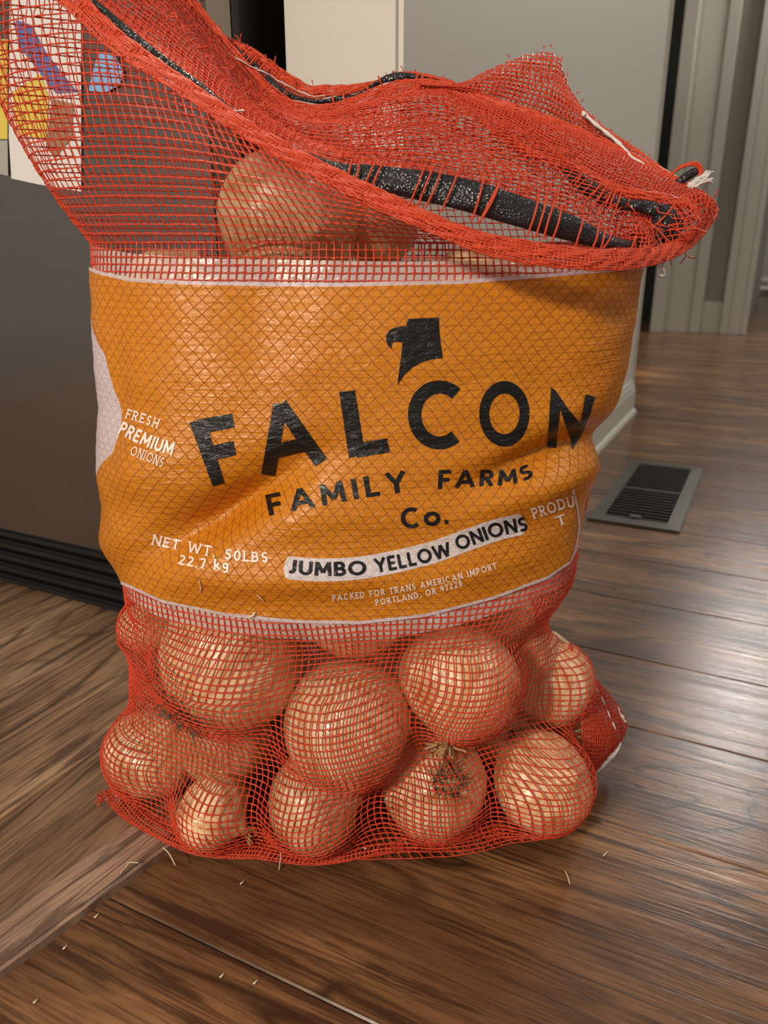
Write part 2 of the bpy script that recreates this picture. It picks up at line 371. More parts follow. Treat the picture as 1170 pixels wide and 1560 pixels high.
st = prism('trim_1', [tuple(pa), tuple(pb), tuple(pb - strip_n*.045), tuple(pa - strip_n*.045)], -.002, .0098, M['strip']); tag(st, kind='structure')
# texture runs along the strip: rotate the mesh into a local frame
def reframe(o, ang):
    c = sum((v.co for v in o.data.vertices), Vector())/len(o.data.vertices); R = Matrix.Rotation(-ang, 4, 'Z')
    for v in o.data.vertices: v.co = R @ (v.co - c)
    o.location = c; o.rotation_euler = (0, 0, ang)
reframe(st, math.radians(54))
bm = bmesh.new(); bm.from_mesh(st.data); bmesh.ops.bevel(bm, geom=[e for e in bm.edges if all(v.co.z > 0 for v in e.verts)], offset=.0028, segments=3, affect='EDGES'); bm.to_mesh(st.data); bm.free()
# walls
def face_wall(name, a0, a1, b0, b1, z1, m): o = fbox(name, a0, a1, b0, b1, 0, z1, m); return tag(o, kind='structure')
ws = fbox('wall_right', .775, 2.42, -.505, -.368, 0, 2.4, M['wall'], bev=.006); tag(ws, kind='structure')
for p_ in ws.data.polygons: p_.use_smooth = False
def face_wall(name, a0, a1, b0, b1, z1, m): o = fbox(name, a0, a1, b0, b1, 0, z1, m); return tag(o, kind='structure')
def molding(name, a0, a1, b, z, prof, m, side=1):
    """profile (out, up) swept along E1"""
    bm = bmesh.new(); L = [bm.verts.new(W(a0, b+side*x, z+y)) for x, y in prof]; R = [bm.verts.new(W(a1, b+side*x, z+y)) for x, y in prof]
    for i in range(len(prof)-1): bm.faces.new((L[i], R[i], R[i+1], L[i+1]))
    bm.faces.new(L); bm.faces.new(R[::-1]); bmesh.ops.recalc_face_normals(bm, faces=bm.faces); return obj(name, bm, m)
base_prof = [(0,0),(.014,0),(.014,.07),(.011,.078),(.011,.084),(.007,.092),(.005,.10),(0,.10)]
bb = molding('baseboard_right', .80, 2.415, -.368, 0.0, base_prof, M['trim']); tag(bb, kind='structure')
# shoe moulding
sm = molding('trim_2', .80, 2.418, -.354, 0.0, [(0,0),(.009,0),(.009,.008),(.005,.014),(0,.016)], M['trim']); tag(sm, kind='structure')
# corner bead, slightly proud and catching light
cbd = fbox('trim_3', 2.412, 2.428, -.378, -.362, 0, 2.4, M['trim'], bev=.003); tag(cbd, kind='structure')
# far wall of the hall at e1 = 5: computed from where its edges stand
AF = 5.0
def bfar(x, y=500, a=AF): return float(PE(x, y, a) @ E2)
x_c0, x_c1, x_c2, x_c3 = bfar(994), bfar(1067), bfar(1097), bfar(1138)
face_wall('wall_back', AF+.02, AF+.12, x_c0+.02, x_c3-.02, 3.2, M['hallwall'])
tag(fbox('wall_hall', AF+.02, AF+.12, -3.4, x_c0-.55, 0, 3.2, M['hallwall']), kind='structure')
tag(fbox('wall_doorway_shade', AF+.55, AF+.65, x_c0-1.2, x_c0+.4, 0, 3.2, M['doorshade']), kind='structure')  # panel coloured near black for the shade beyond the casing
def casing(name, b0, b1, nose):
    """stepped door casing facing the camera (towards -E1)"""
    e = empty(name, W(AF, (b0+b1)/2)); tag(e, kind='structure')
    wd = b1-b0; segs = [(0, .24, .020), (.24, .30, .032), (.30, .78, .026), (.78, 1, .036)]
    if nose: segs = [(0, .3, .036), (.3, .76, .026), (.76, 1, .018)]
    for s0, s1, d in segs:
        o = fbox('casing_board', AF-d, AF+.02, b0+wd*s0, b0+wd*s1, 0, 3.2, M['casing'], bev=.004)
        o.parent = e; o.matrix_parent_inverse = Matrix.Translation(e.location).inverted()
    return e
casing('door_1', x_c0, x_c1, 0); casing('door_2', x_c2, x_c3, 1)
tag(fbox('trim_4', AF-.11, AF-.037, x_c0, x_c0+.07, 0, 3.2, M['casing'], bev=.004), kind='structure')
bz = fbox('baseboard_back', AF-.012, AF+.02, x_c1, x_c2, 0, .18, M['casing'], bev=.003); tag(bz, kind='structure')
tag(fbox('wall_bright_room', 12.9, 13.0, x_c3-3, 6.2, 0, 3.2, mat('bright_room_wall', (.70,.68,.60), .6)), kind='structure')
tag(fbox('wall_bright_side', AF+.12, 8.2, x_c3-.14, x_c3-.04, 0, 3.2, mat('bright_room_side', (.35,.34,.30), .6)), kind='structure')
# cloth heap, ottoman in the bright room
def far_pt(x, y): return PG(x, y)
q = far_pt(1165, 452); a_, b_ = q @ E1, q @ E2
bm = bmesh.new()
for k, (dz, s) in enumerate(((0, 1), (.05, .93), (.10, .82), (.145, .7))):
    r = bmesh.ops.create_uvsphere(bm, u_segments=28, v_segments=10, radius=1)
    for v in r['verts']:
        a = math.atan2(v.co.y, v.co.x); f = 1 + .05*math.sin(5*a+k) + .03*math.sin(11*a+2*k)
        v.co = Vector((v.co.x*.5*s*f, v.co.y*.75*s*f, v.co.z*.06 + .06 + dz*1.7))
o = obj('folded_blanket', bm, M['white'], smooth=True); o.location = W(a_+.45, b_+.62); o.rotation_euler = (0, 0, A0)
tag(o, 'white folded blanket heaped on the floor through the far doorway', 'blanket')
e = empty('upholstered_ottoman', W(a_+1.75, b_+.55)); tag(e, 'grey upholstered ottoman on short dark feet beyond the white blanket', 'ottoman')
e.rotation_euler = (0, 0, A0)
bm = bmesh.new(); box_bm(bm, (-.25, -.4, .12), (.25, .5, .55), .03); obj('seat', bm, M['grayfab'], e)
for sx in (-.2, .2):
    for sy in (-.34, .44):
        bm = bmesh.new(); bmesh.ops.create_cone(bm, cap_ends=True, segments=10, radius1=.02, radius2=.03, depth=.12, matrix=Matrix.Translation((sx, sy, .06))); obj('leg', bm, M['black'], e)
bm = bmesh.new(); box_bm(bm, (-.22, -.36, .552), (.22, .46, .74), .05); o = obj('bed_pillow', bm, M['white'], smooth=True); o.location = W(a_+1.75, b_+.55); o.rotation_euler = (0, 0, A0)
tag(o, 'white pillow resting on top of the grey ottoman', 'pillow')
# floor register
e = empty('floor_register', W(1.605, -.182, 0)); e.rotation_euler = (0, 0, A0); tag(e, 'metal floor register set in the dark boards right of the sack', 'floor vent')
la, lb = .235, .082
bm = bmesh.new()
outer = [(-la,-lb),(la,-lb),(la,lb),(-la,lb)]; inner = [(-la+.036,-lb+.026),(la-.036,-lb+.026),(la-.036,lb-.026),(-la+.036,lb-.026)]
lv = [[bm.verts.new((x, y, 0)) for x, y in outer], [bm.verts.new((x*.995, y*.985, .005)) for x, y in outer], [bm.verts.new((x, y, .006)) for x, y in inner], [bm.verts.new((x, y, -.004)) for x, y in inner]]
for A, B in zip(lv[:-1], lv[1:]):
    for i in range(4): bm.faces.new((A[i], A[(i+1) % 4], B[(i+1) % 4], B[i]))
bmesh.ops.recalc_face_normals(bm, faces=bm.faces); bmesh.ops.bevel(bm, geom=list(bm.edges), offset=.0018, segments=2, affect='EDGES'); obj('frame', bm, M['register'], e)
bm = bmesh.new(); box_bm(bm, (-la+.034, -lb+.024, .0002), (la-.034, lb-.024, .0012)); obj('duct_shade', bm, M['gap'], e)  # thin near-black sheet painted as the shade down the duct
for i in range(22):
    bm = bmesh.new(); x = -la+.044 + i*(2*la-.088)/21; box_bm(bm, (x-.0012, -lb+.026, .0012), (x+.0030, lb-.026, .0046)); obj('louvre', bm, M['ductdark'], e)
bm = bmesh.new(); box_bm(bm, (-.004, -lb+.026, .0012), (.004, lb-.026, .0052)); obj('cross_bar', bm, M['ductdark'], e)
bm = bmesh.new(); box_bm(bm, (-la+.035, -.008, .0045), (-la+.052, .012, .0085), .001); obj('lever', bm, M['register'], e)
# fridge
FE = .68; fr = empty('refrigerator', W(FE, -.98, .006)); fr.rotation_euler = (0, 0, A0); tag(fr, 'stainless steel refrigerator with black base grille, left behind the sack', 'refrigerator')
def fpart(name, a0, a1, b0, b1, z0, z1, m, bev=0):
    bm = bmesh.new(); box_bm(bm, (a0-FE, -(b1+.98), z0-.006), (a1-FE, -(b0+.98), z1-.006), bev); return obj(name, bm, m, fr)
fpart('door', FE, FE+.045, -1.45, -.530, .098, 1.35, M['steel'], .004)
fpart('door_edge', FE+.046, FE+.058, -1.449, -.532, .098, 1.35, M['black'])
fpart('body', FE+.059, FE+.45, -1.45, -.535, .03, 1.36, M['black'], .003)
fpart('base', FE+.03, FE+.44, -1.445, -.54, .006, .03, M['black'])
for i in range(5):
    z = .010 + i*.0175; bm = bmesh.new()
    box_bm(bm, (-.004+.002*i, -.44, z-.002), (.045, .465, z+.0105), .0035); obj('grille_rib', bm, M['black'], fr)
fpart('grille_backing', FE+.02, FE+.05, -1.445, -.54, .010, .096, M['black'])
# papers on the fridge door
def sheet(name, pxs, off, m, parent=None):
    P = [PE(x, y, FE-off) for x, y in pxs]; n = Vector(-E1)*.0006
    bm = bmesh.new(); A = [bm.verts.new(Vector(p)) for p in P]; B = [bm.verts.new(Vector(p)+n) for p in P]
    bm.faces.new(A[::-1]); bm.faces.new(B)
    for i in range(len(A)): bm.faces.new((A[i], A[(i+1) % len(A)], B[(i+1) % len(A)], B[i]))
    bmesh.ops.recalc_face_normals(bm, faces=bm.faces); return obj(name, bm, m, parent)
s1 = sheet('paper_sheet', [(14,208),(18,272),(60,281),(124,292),(124,-60),(16,-60)], .0015, M['paper']); tag(s1, 'white paper sheet with yellow and blue drawing on the refrigerator door', 'paper')
sheet('yellow_drawing', [(20,140),(62,112),(75,150),(70,212),(30,205),(22,180)], .0028, M['yellow'], s1)
sheet('blue_drawing', [(24,30),(48,38),(70,80),(100,118),(118,140),(85,142),(50,96),(28,70)], .0028, M['blue'], s1)
sheet('tan_drawing', [(80,150),(112,158),(110,210),(84,240),(70,225)], .0028, M['tan'], s1)
s2 = sheet('paper_sheet', [(-130,214),(-130,240),(-40,256),(13,268),(12,214)], .0015, mat('grey_paper', (.42,.41,.36), .6)); tag(s2, 'grey paper strip at the left edge of the frame, below yellow card', 'paper')
s3 = sheet('yellow_card', [(-130,60),(-130,212),(12,212),(12,60)], .0015, M['yellow']); tag(s3, 'yellow card at the far left edge of the refrigerator door', 'card')
s4 = sheet('photo_magnet', [(150,80),(176,84),(188,110),(184,128),(160,142),(136,138),(140,118)], .003, M['lightblue']); tag(s4, 'small light blue picture magnet on refrigerator door behind the net', 'magnet')
# ================================================================== ONIONS
def onion_profile(kind):
    # (r, z), z up = neck end
    if kind == 0: return [(0,-.93),(.10,-.92),(.30,-.87),(.55,-.74),(.79,-.52),(.94,-.25),(1.0,.02),(.96,.28),(.84,.52),(.64,.72),(.42,.86),(.25,.94),(.13,.98),(.05,1.05)]
    if kind == 1: return [(0,-.85),(.12,-.86),(.34,-.82),(.62,-.68),(.85,-.45),(.98,-.18),(1.0,.08),(.94,.32),(.80,.52),(.58,.68),(.36,.80),(.22,.90),(.13,.97),(.05,1.03)]
    return [(0,-1.0),(.10,-1.0),(.32,-.94),(.58,-.79),(.80,-.54),(.95,-.24),(1.0,.06),(.95,.36),(.80,.64),(.58,.86),(.36,1.0),(.22,1.1),(.12,1.16),(.04,1.2)]
OM = []
for k in range(3):
    pr = np.array(onion_profile(k)); z = spline(pr, 30); seg = 44; bm = bmesh.new(); rows = []
    r_ = np.random.default_rng(k)
    ph = r_.uniform(0, 6.28, 4)
    for i, (r, zz) in enumerate(z):
        row = []
        for j in range(seg):
            a = j/seg*2*math.pi; f = 1 + .018*math.sin(2*a+ph[0]) + .016*math.sin(3*a+ph[1]+zz) + .007*math.sin(9*a+ph[2]) + .004*math.sin(17*a+ph[3])
            row.append(bm.verts.new((max(r, .004)*f*math.cos(a), max(r, .004)*f*math.sin(a), zz + .02*math.sin(a+ph[1]))))
        rows.append(row)
    for A, B in zip(rows[:-1], rows[1:]):
        for j in range(seg): bm.faces.new((A[j], A[(j+1) % seg], B[(j+1) % seg], B[j]))
    bm.faces.new(rows[0][::-1]); bm.faces.new(rows[-1])
    me = bpy.data.meshes.new('bulb'); bm.to_mesh(me); bm.free(); me.materials.append(M['onion'])
    for p in me.polygons: p.use_smooth = True
    OM.append(me)
def tuft_mesh(n, r0, z0, L, spread, wdt, m, seed, down=True):
    r = np.random.default_rng(seed); S = Strands(); s = -1 if down else 1
    for i in range(n):
        a = r.uniform(0, 6.28); rr = r0*math.sqrt(r.uniform(0, 1)); p = np.array([rr*math.cos(a), rr*math.sin(a), s*z0]); pts = [p]
        d = np.array([spread*math.cos(a)*r.uniform(.3, 1.2), spread*math.sin(a)*r.uniform(.3, 1.2), s*1.0])
        for k in range(4): d = d + r.normal(0, .45, 3); p = p + d/np.linalg.norm(d)*L/4*r.uniform(.6, 1.2); pts.append(p)
        S.add(spline(pts, 8), (.3, .4, .8), wdt*np.linspace(1, .4, 8), wdt*.4)
    o = S.build('tuft', m); me = o.data; bpy.data.objects.remove(o); return me
ROOT = [tuft_mesh(130, .21, .86, .30, 1.3, .022, M['roots'], s) for s in (1, 2)]
NECK = [tuft_mesh(22, .09, 1.0, .34, .6, .055, M['skin_flake'], s, False) for s in (3, 4)]
def flake_mesh(seed):
    r = np.random.default_rng(seed); a0 = 0; nA, nZ = 14, 12; V = []; 
    for i in range(nZ):
        z = -.5 + 1.25*i/(nZ-1)
        for j in range(nA):
            a = (j/(nA-1)-.5)*(.9 + .35*math.sin(3*z+seed)); rad = math.sqrt(max(.05, 1-(z*.98)**2)); lift = 1.035 + .10*max(0, abs(j/(nA-1)-.5)*2-.6)*r.uniform(.3, 1.6)
            V.append((rad*lift*math.cos(a), rad*lift*math.sin(a), z*1.0))
    F = [(i*nA+j, i*nA+j+1, (i+1)*nA+j+1, (i+1)*nA+j) for i in range(nZ-1) for j in range(nA-1)]
    o = mesh_np('loose_skin', V, F, M['skin_flake'], smooth=True); me = o.data; bpy.data.objects.remove(o); return me
FLAKE = [flake_mesh(s) for s in (1, 2)]
ONIONS = []   # (center, radius) for the membrane
def onion(x, y, rpx, yf, label, kind=0, axis=(0, 0, 1), roots=True, neck=True, flake=False, free=None, group=None, sc_=1.0):
    if free: c = np.array(free[:3]); R = free[3]
    else:
        R = .05
        for _ in range(8): P = PY(x, y, yf+R); dep = P[1]*cp + (H-P[2])*sp_; R = rpx*dep/FPX
        c = PY(x, y, yf+R)
        if c[2] < R*.93 + .006: c[2] = R*.93 + .006
    ONIONS.append((c, R)); rs = R*.985
    e = empty('onion', c); e.rotation_mode = 'QUATERNION'; e.rotation_quaternion = Vector(axis).to_track_quat('Z', 'Y') @ Matrix.Rotation(random.uniform(0, 6.28), 3, 'Z').to_quaternion(); e.scale = (rs, rs, rs)
    tag(e, label, 'onion', group or 'onions packed in the net sack')
    def part(n, me): o = bpy.data.objects.new(n, me); COL.objects.link(o); o.parent = e; return o
    part('bulb', OM[kind])
    if roots: part('root_tuft', ROOT[len(ONIONS) % 2])
    if neck: part('dry_neck', NECK[len(ONIONS) % 2])
    if flake: part('loose_skin', FLAKE[len(ONIONS) % 2])
    return e
onion(350, 1006, 113, .492, 'large tan onion with dark root tuft, upper left just below the label', 0, (.55, .62, .5))
onion(540, 925, 84, .515, 'onion peeking out under the middle of the label bottom edge', 1, (.2, -.3, 1), False, False)
onion(523, 1108, 103, .478, 'largest pale onion in the centre below the label', 0, (.62, .12, -.72), False, True)
onion(702, 1035, 94, .492, 'golden onion below the label right of the central onion', 0, (-.3, -.62, -.72), False, True)
onion(236, 1146, 72, .54, 'onion bulging at the lower left side of the sack', 1, (.5, -.1, .85), False, False)
onion(338, 1132, 70, .535, 'brown onion between the lower left onion and the central onion', 0, (.3, -.6, -.5), False, True, True)
onion(482, 1232, 79, .475, 'onion lowest at the front, under the central pale onion', 1, (.9, -.2, .3), False, False, True)
onion(662, 1192, 84, .492, 'onion with black root end facing out, bottom right of centre', 0, (-.25, .75, -.65), True, False)
onion(838, 1040, 66, .565, 'onion at the right side of sack under label corner', 2, (.1, .3, 1), False, False, True)
onion(822, 1212, 77, .505, 'onion at the bottom right corner of the sack', 1, (.35, -.5, .55), True, False)
onion(325, 1238, 60, .49, 'small onion at the bottom left near the wooden strip', 1, (.7, -.3, -.2), False, True)
onion(228, 955, 48, .575, 'onion at left edge of the sack directly under the label', 1, (0, .3, 1), False, False)
onion(776, 1125, 52, .56, 'shaded onion wedged between the two right onions', 0, (-.2, .8, -.4), True, False)
onion(885, 1120, 40, .60, 'small onion in the lower right corner flap of the sack', 1, (.6, 0, .8), False, False)
onion(445, 335, 108, .545, 'pale onion on top of the sack seen through the upper net', 0, (.35, -.75, -.15), True, False)
onion(562, 345, 66, .585, 'dark brown onion on top, right of the pale top onion', 1, (.2, -.3, .9), False, False)
onion(262, 445, 72, .575, 'cream onion showing above the label at the upper left', 1, (.5, .2, .8), False, False)
onion(728, 440, 74, .57, 'cream onion showing just above the label at the upper right', 1, (.3, .2, .8), False, False, True)
fill = []
NVIS = len(ONIONS)
for k, (xx, yy, zz, rr) in enumerate([(-.15,.675,.05,.046),(-.05,.68,.05,.046),(.05,.675,.05,.046),(.14,.665,.05,.044),(-.11,.665,.14,.046),(0,.67,.14,.046),(.10,.665,.14,.046),(-.10,.645,.415,.044),(.05,.65,.415,.044)]):
    onion(0, 0, 0, 0, 'onion packed behind the front onions, at the back of the sack', k % 3, (random.uniform(-1, 1), random.uniform(-1, 1), random.uniform(-.3, 1)), False, False, free=(xx, yy, zz, rr), group='onions at the back of the sack')
# push touching onions apart, the visible ones mostly along the line of sight
Cn = np.array([c for c, r in ONIONS]); Rn = np.array([r for c, r in ONIONS])*.985; EYE = np.array([0, 0, H]); C0 = Cn.copy()
for it in range(400):
    D = np.zeros_like(Cn)
    for a in range(len(Cn)):
        for b in range(a+1, len(Cn)):
            d = Cn[b]-Cn[a]; L = np.linalg.norm(d); o = Rn[a]+Rn[b]-(.009 if max(a, b) < NVIS else .002)-L
            if o > 0: n = d/L; wa = .12 if a in (0, 2, 3, 6, 7, 9, 14) else .3; wb_ = .12 if b in (0, 2, 3, 6, 7, 9, 14) else .3; D[a] -= n*o*wa; D[b] += n*o*wb_
    for a in range(len(Cn)):
        if a < NVIS: v = Cn[a]-EYE; v /= np.linalg.norm(v); al = v*(D[a] @ v); D[a] = al + (D[a]-al)*.35
    Cn += D; Cn[:NVIS] += (C0[:NVIS]-Cn[:NVIS])*.08
    for a in range(len(Cn)):
        Cn[a, 2] = max(Cn[a, 2], Rn[a]*.97+.007)
        if Cn[a, 1] + Rn[a] > .745: Cn[a, 1] = .745-Rn[a]
        if a >= NVIS and Cn[a, 2] < .2: Cn[a, 0] = min(max(Cn[a, 0], -.165), .15)
oe = [o for o in COL.objects if o.name.split('.')[0] == 'onion']
for k in range(len(Cn)): ONIONS[k] = (Cn[k], ONIONS[k][1]); oe[k].location = Cn[k]
OC = np.array([c for c, r in ONIONS]); OR = np.array([r for c, r in ONIONS])
# ================================================================== SACK BODY SURFACE
ZTOP = .483; NT_, NZ = 240, 150
sil = [(370,135,985),(430,138,975),(500,141,965),(560,144,953),(620,148,933),(660,147,922),(700,151,908),(760,157,890),(820,161,884),(880,174,876),(900,180,866),(950,182,852),(1000,190,850),(1100,188,862),(1200,205,872),(1290,260,840)]
zs = []; xl = []; xr = []
for y, a, b in sil: P = PY(a, y, .62); Q = PY(b, y, .62); zs.append(max(P[2], 0)); xl.append(P[0]); xr.append(Q[0])
zs = np.array(zs)[::-1]; xl = np.array(xl)[::-1]; xr = np.array(xr)[::-1]; zs[0] = 0; zs = np.maximum.accumulate(zs + np.arange(len(zs))*1e-5)
Z = np.linspace(.0035, ZTOP, NZ); XL = np.interp(Z, zs, xl)*.985; XR = np.interp(Z, zs, xr)*.985
ksm = np.ones(5)/5
XL = np.convolve(np.pad(XL, 2, 'edge'), ksm, 'valid'); XR = np.convolve(np.pad(XR, 2, 'edge'), ksm, 'valid')
bdep = np.interp(Z, [0, .05, .12, .22, .30, .40, ZTOP], [.112, .116, .117, .118, .112, .098, .082])
Yc = np.interp(Z, [0, .2, .35, ZTOP], [.615, .618, .622, .625])
th = np.linspace(0, 1, NT_+1)   # 0 left, .25 front, .5 right, .75 back
ang = math.pi + 2*math.pi*th; ee = 2/2.5
cx_ = np.sign(np.cos(ang))*np.abs(np.cos(ang))**ee; sy_ = np.sign(np.sin(ang))*np.abs(np.sin(ang))**ee
# even arc length for a typical ellipse
P2 = np.stack([.21*cx_, .115*sy_], 1); d = np.r_[0, np.cumsum(np.linalg.norm(np.diff(P2, axis=0), axis=1))]; d /= d[-1]
cx_ = np.interp(th, d, cx_); sy_ = np.interp(th, d, sy_)
a_h = (XR-XL)/2; xc = (XR+XL)/2
ty_ = np.array([q[0] for q in sil], float); tl_ = np.array([q[1] for q in sil], float); tr_ = np.array([q[2] for q in sil], float)
for it in range(8):
    a_h = (XR-XL)/2; xc = (XR+XL)/2
    TB = np.stack([xc[:, None] + a_h[:, None]*cx_, Yc[:, None] + bdep[:, None]*sy_, np.broadcast_to(Z[:, None], (NZ, NT_+1))], 2); tx, ty2 = proj(TB)
    for k in range(NZ):
        if Z[k] < .16: continue
        i0, i1 = tx[k].argmin(), tx[k].argmax(); mm = .00052
        XL[k] += (np.interp(ty2[k, i0], ty_, tl_)-tx[k, i0]+2)*mm*.8; XR[k] += (np.interp(ty2[k, i1], ty_, tr_)-tx[k, i1]-2)*mm*.8
a_h = (XR-XL)/2; xc = (XR+XL)/2
BX = xc[:, None] + a_h[:, None]*cx_; BY = Yc[:, None] + bdep[:, None]*sy_
OXX = xc[:, None] + .55*a_h[:, None]*cx_; OYY = Yc[:, None] + 0*BX
DX, DY = BX-OXX, BY-OYY; LEN = np.hypot(DX, DY); DX /= LEN; DY /= LEN
lowmask = np.clip((Z-.185)/.03, 0, 1)[:, None]       # 1 where the stiff label film holds its own shape
rmin = np.full(BX.shape, -1.0)
for (c, R) in ONIONS:
    if c[2] > .47: continue
    rz = R*1.012+.0012; h2 = rz**2 - ((Z-c[2])[:, None])**2
    fx, fy = c[0]-OXX, c[1]-OYY; b_ = fx*DX + fy*DY; disc = h2 - (fx**2+fy**2-b_**2)
    s = np.where(disc > 0, b_ + np.sqrt(np.maximum(disc, 0)), -1); rmin = np.maximum(rmin, s)
lowb = (.90 + .075*np.clip((.07-Z)/.05, 0, 1))[:, None]; fr_ = LEN*(lowb + (1-lowb)*lowmask)
hard = np.maximum(rmin, 0)
r = np.maximum(hard, fr_*.9 + .1*fr_*lowmask)
for it in range(60):
    rs = r.copy(); p = np.pad(rs, ((1,1),(0,0)), 'edge'); av = (p[2:]+p[:-2])/2; rr_ = rs[:, :-1]; av2 = (np.roll(rr_, 1, 1)+np.roll(rr_, -1, 1))/2
    av[:, :-1] = .5*av[:, :-1] + .5*av2; av[:, -1] = av[:, 0]
    low = np.maximum(np.minimum(av, rs) if it > 4 else av, np.maximum(hard, lowb*LEN)); r = low
for it in range(3):
    rr_ = r[:, :-1]; r[:, :-1] = .5*rr_+.25*(np.roll(rr_, 1, 1)+np.roll(rr_, -1, 1)); r[:, -1] = r[:, 0]
    p = np.pad(r, ((1,1),(0,0)), 'edge'); r = .5*r + .25*(p[2:]+p[:-2])
hi = LEN
r = r*(1-lowmask) + hi*lowmask
G = np.stack([OXX + DX*r, OYY + DY*r, np.broadcast_to(Z[:, None], r.shape)], 2)
# creases and dents of the label film (x px, y px, depth, radii px, angle)
ppx, ppy = proj(G); front = (th[None, :] < .56)
def dent(x, y, rx, ry, an, amt):
    ca, sa = math.cos(math.radians(an)), math.sin(math.radians(an)); dx, dy = ppx-x, ppy-y
    u = (dx*ca+dy*sa)/rx; v = (-dx*sa+dy*ca)/ry; return amt*np.exp(-(u*u+v*v))*front
DN = np.zeros(r.shape)
for a in [(335,785,140,34,-30,-.030),(225,710,70,50,-20,.010),(260,850,120,40,12,.010),(845,690,110,24,-22,-.018),(860,630,60,30,-20,.006),(820,740,100,26,-22,.008),(400,470,60,120,12,-.007),
          (640,500,140,90,0,.006),(470,880,120,26,0,.008),(700,870,120,26,-12,.004),(520,780,120,30,-5,.004),(300,560,120,90,0,.004),(180,620,22,120,0,-.006),(560,690,260,16,-6,-.0015),(900,500,50,120,0,.004)]: DN += dent(*a)
DN *= np.clip((Z-.17)/.03, 0, 1)[:, None]
G[..., 0] += DX*DN; G[..., 1] += DY*DN
# fine crumple
U_, V_ = np.meshgrid(th, Z); cr = wob(U_*9, V_*18, 21, .0011, .9) + wob(U_*20, V_*44, 22, .0006, 1.0)
cr *= np.clip((ZTOP-Z)/.02, 0, 1)[:, None]; cr[:, -1] = cr[:, 0]
G[..., 0] += DX*cr; G[..., 1] += DY*cr
body = Grid(G)
if (body.N[NZ//2, NT_//4] @ np.array([0, -1, 0])) < 0: body.N *= -1
sack = empty('net_onion_sack', (0, .62, 0)); tag(sack, 'red mesh sack of onions with orange printed label, standing on the floor', 'sack')
PI_ = Matrix.Translation((0, .62, 0)).inverted()
def sk(o): o.parent = sack; o.matrix_parent_inverse = PI_; return o
# label curves in the photograph's frame, found again on the surface
def zcurve(pts, tgrid):
    """for each theta the height at which the surface passes the curve"""
    px = np.array([p[0] for p in pts], float); py = np.array([p[1] for p in pts], float); out = []
    for t_ in tgrid:
        v = np.linspace(0, 1, 300); P = body.ev(np.full(300, t_), v); X, Y = proj(P); D = Y - np.interp(X, px, py)
        k = np.where(D > 0)[0]; k = k[-1] if len(k) else 0; out.append(v[k] + (D[k]/(D[k]-D[k+1]+1e-9))/299 if k < 299 and D[k] > 0 else v[k])
    return np.array(out)
top_or = [(120,398),(150,412),(200,424),(300,429),(500,432),(700,428),(850,416),(985,404)]
bot_or = [(150,868),(175,884),(250,917),(350,938),(450,948),(550,950),(650,938),(750,912),(830,882),(866,858),(880,830),(900,800)]
TL0, TR1 = -.035, .545
tg = np.linspace(0, .5, 121)
ztop_ = zcurve(top_or, tg); zbot_ = zcurve(bot_or, tg)
def zt(t_): return np.interp(t_, tg, ztop_)
def zb(t_): return np.interp(t_, tg, zbot_)
def wrapu(u): return np.mod(u, 1.0)
def theta_at(xpts):  # orange left edge: y -> x
    ys = np.array([p[1] for p in xpts], float); xs = np.array([p[0] for p in xpts], float); vs = np.linspace(0, 1, 120); out = []
    for v in vs:
        u = np.linspace(0, .25, 200); P = body.ev(u, np.full(200, v)); X, Y = proj(P); D = X - np.interp(Y, ys, xs); k = np.argmax(D > 0); out.append(u[k] if D[k] > 0 else .0)
    out = np.array(out); out = np.convolve(np.pad(out, 7, 'edge'), np.ones(15)/15, 'valid')
    return vs, out
lv_, lt_ = theta_at([(146,405),(153,480),(161,540),(171,590),(182,640),(189,665),(181,700),(165,740),(150,790),(150,1000)])
# printed film panel
nA, nB, nV = 14, 230, 190
rowsP = []; rowsUV = []; 
for j in range(nV+1):
    t_ = j/nV
    # columns: first find v for the left-edge theta by fixed point
    vg = zb(.02)*(1-t_) + zt(.02)*t_; tl = np.interp(vg, lv_, lt_)
    u = np.r_[np.linspace(TL0, tl, nA, endpoint=False), np.linspace(tl, TR1, nB+1)]
    # lower right: the film ends early, with a free vertical border
    v = zb(np.clip(u, 0, .5))*(1-t_) + zt(np.clip(u, 0, .5))*t_
    uu = wrapu(u); P = body.ev(uu, v); N = body.nor(uu, v); wv = .0016
    rowsP.append(P + N*wv); rowsUV.append(np.stack([u*1.06, Z[0] + v*(ZTOP-Z[0])], 1))
RP = np.array(rowsP); RU = np.array(rowsUV); nv1, nu1 = RP.shape[:2]
idx = np.arange(nv1*nu1).reshape(nv1, nu1); F = np.stack([idx[:-1, :-1], idx[:-1, 1:], idx[1:, 1:], idx[1:, :-1]], 2).reshape(-1, 4)
mi = np.zeros((nv1-1, nu1-1), int); mi[:, :nA] = 1; mi[:2, :] = 1; mi[-2:, :] = 1
panel = sk(mesh_np('label_film', RP.reshape(-1, 3), F, [M['orange'], M['whitefilm']], mi.ravel(), True)); tag(panel, 'orange printed label film with white border')
def add_uv(o, UV, F):
    l = o.data.uv_layers.new(name='film'); l.data.foreach_set('uv', UV[F.ravel()].astype(np.float32).ravel())
add_uv(panel, RU.reshape(-1, 2), F)
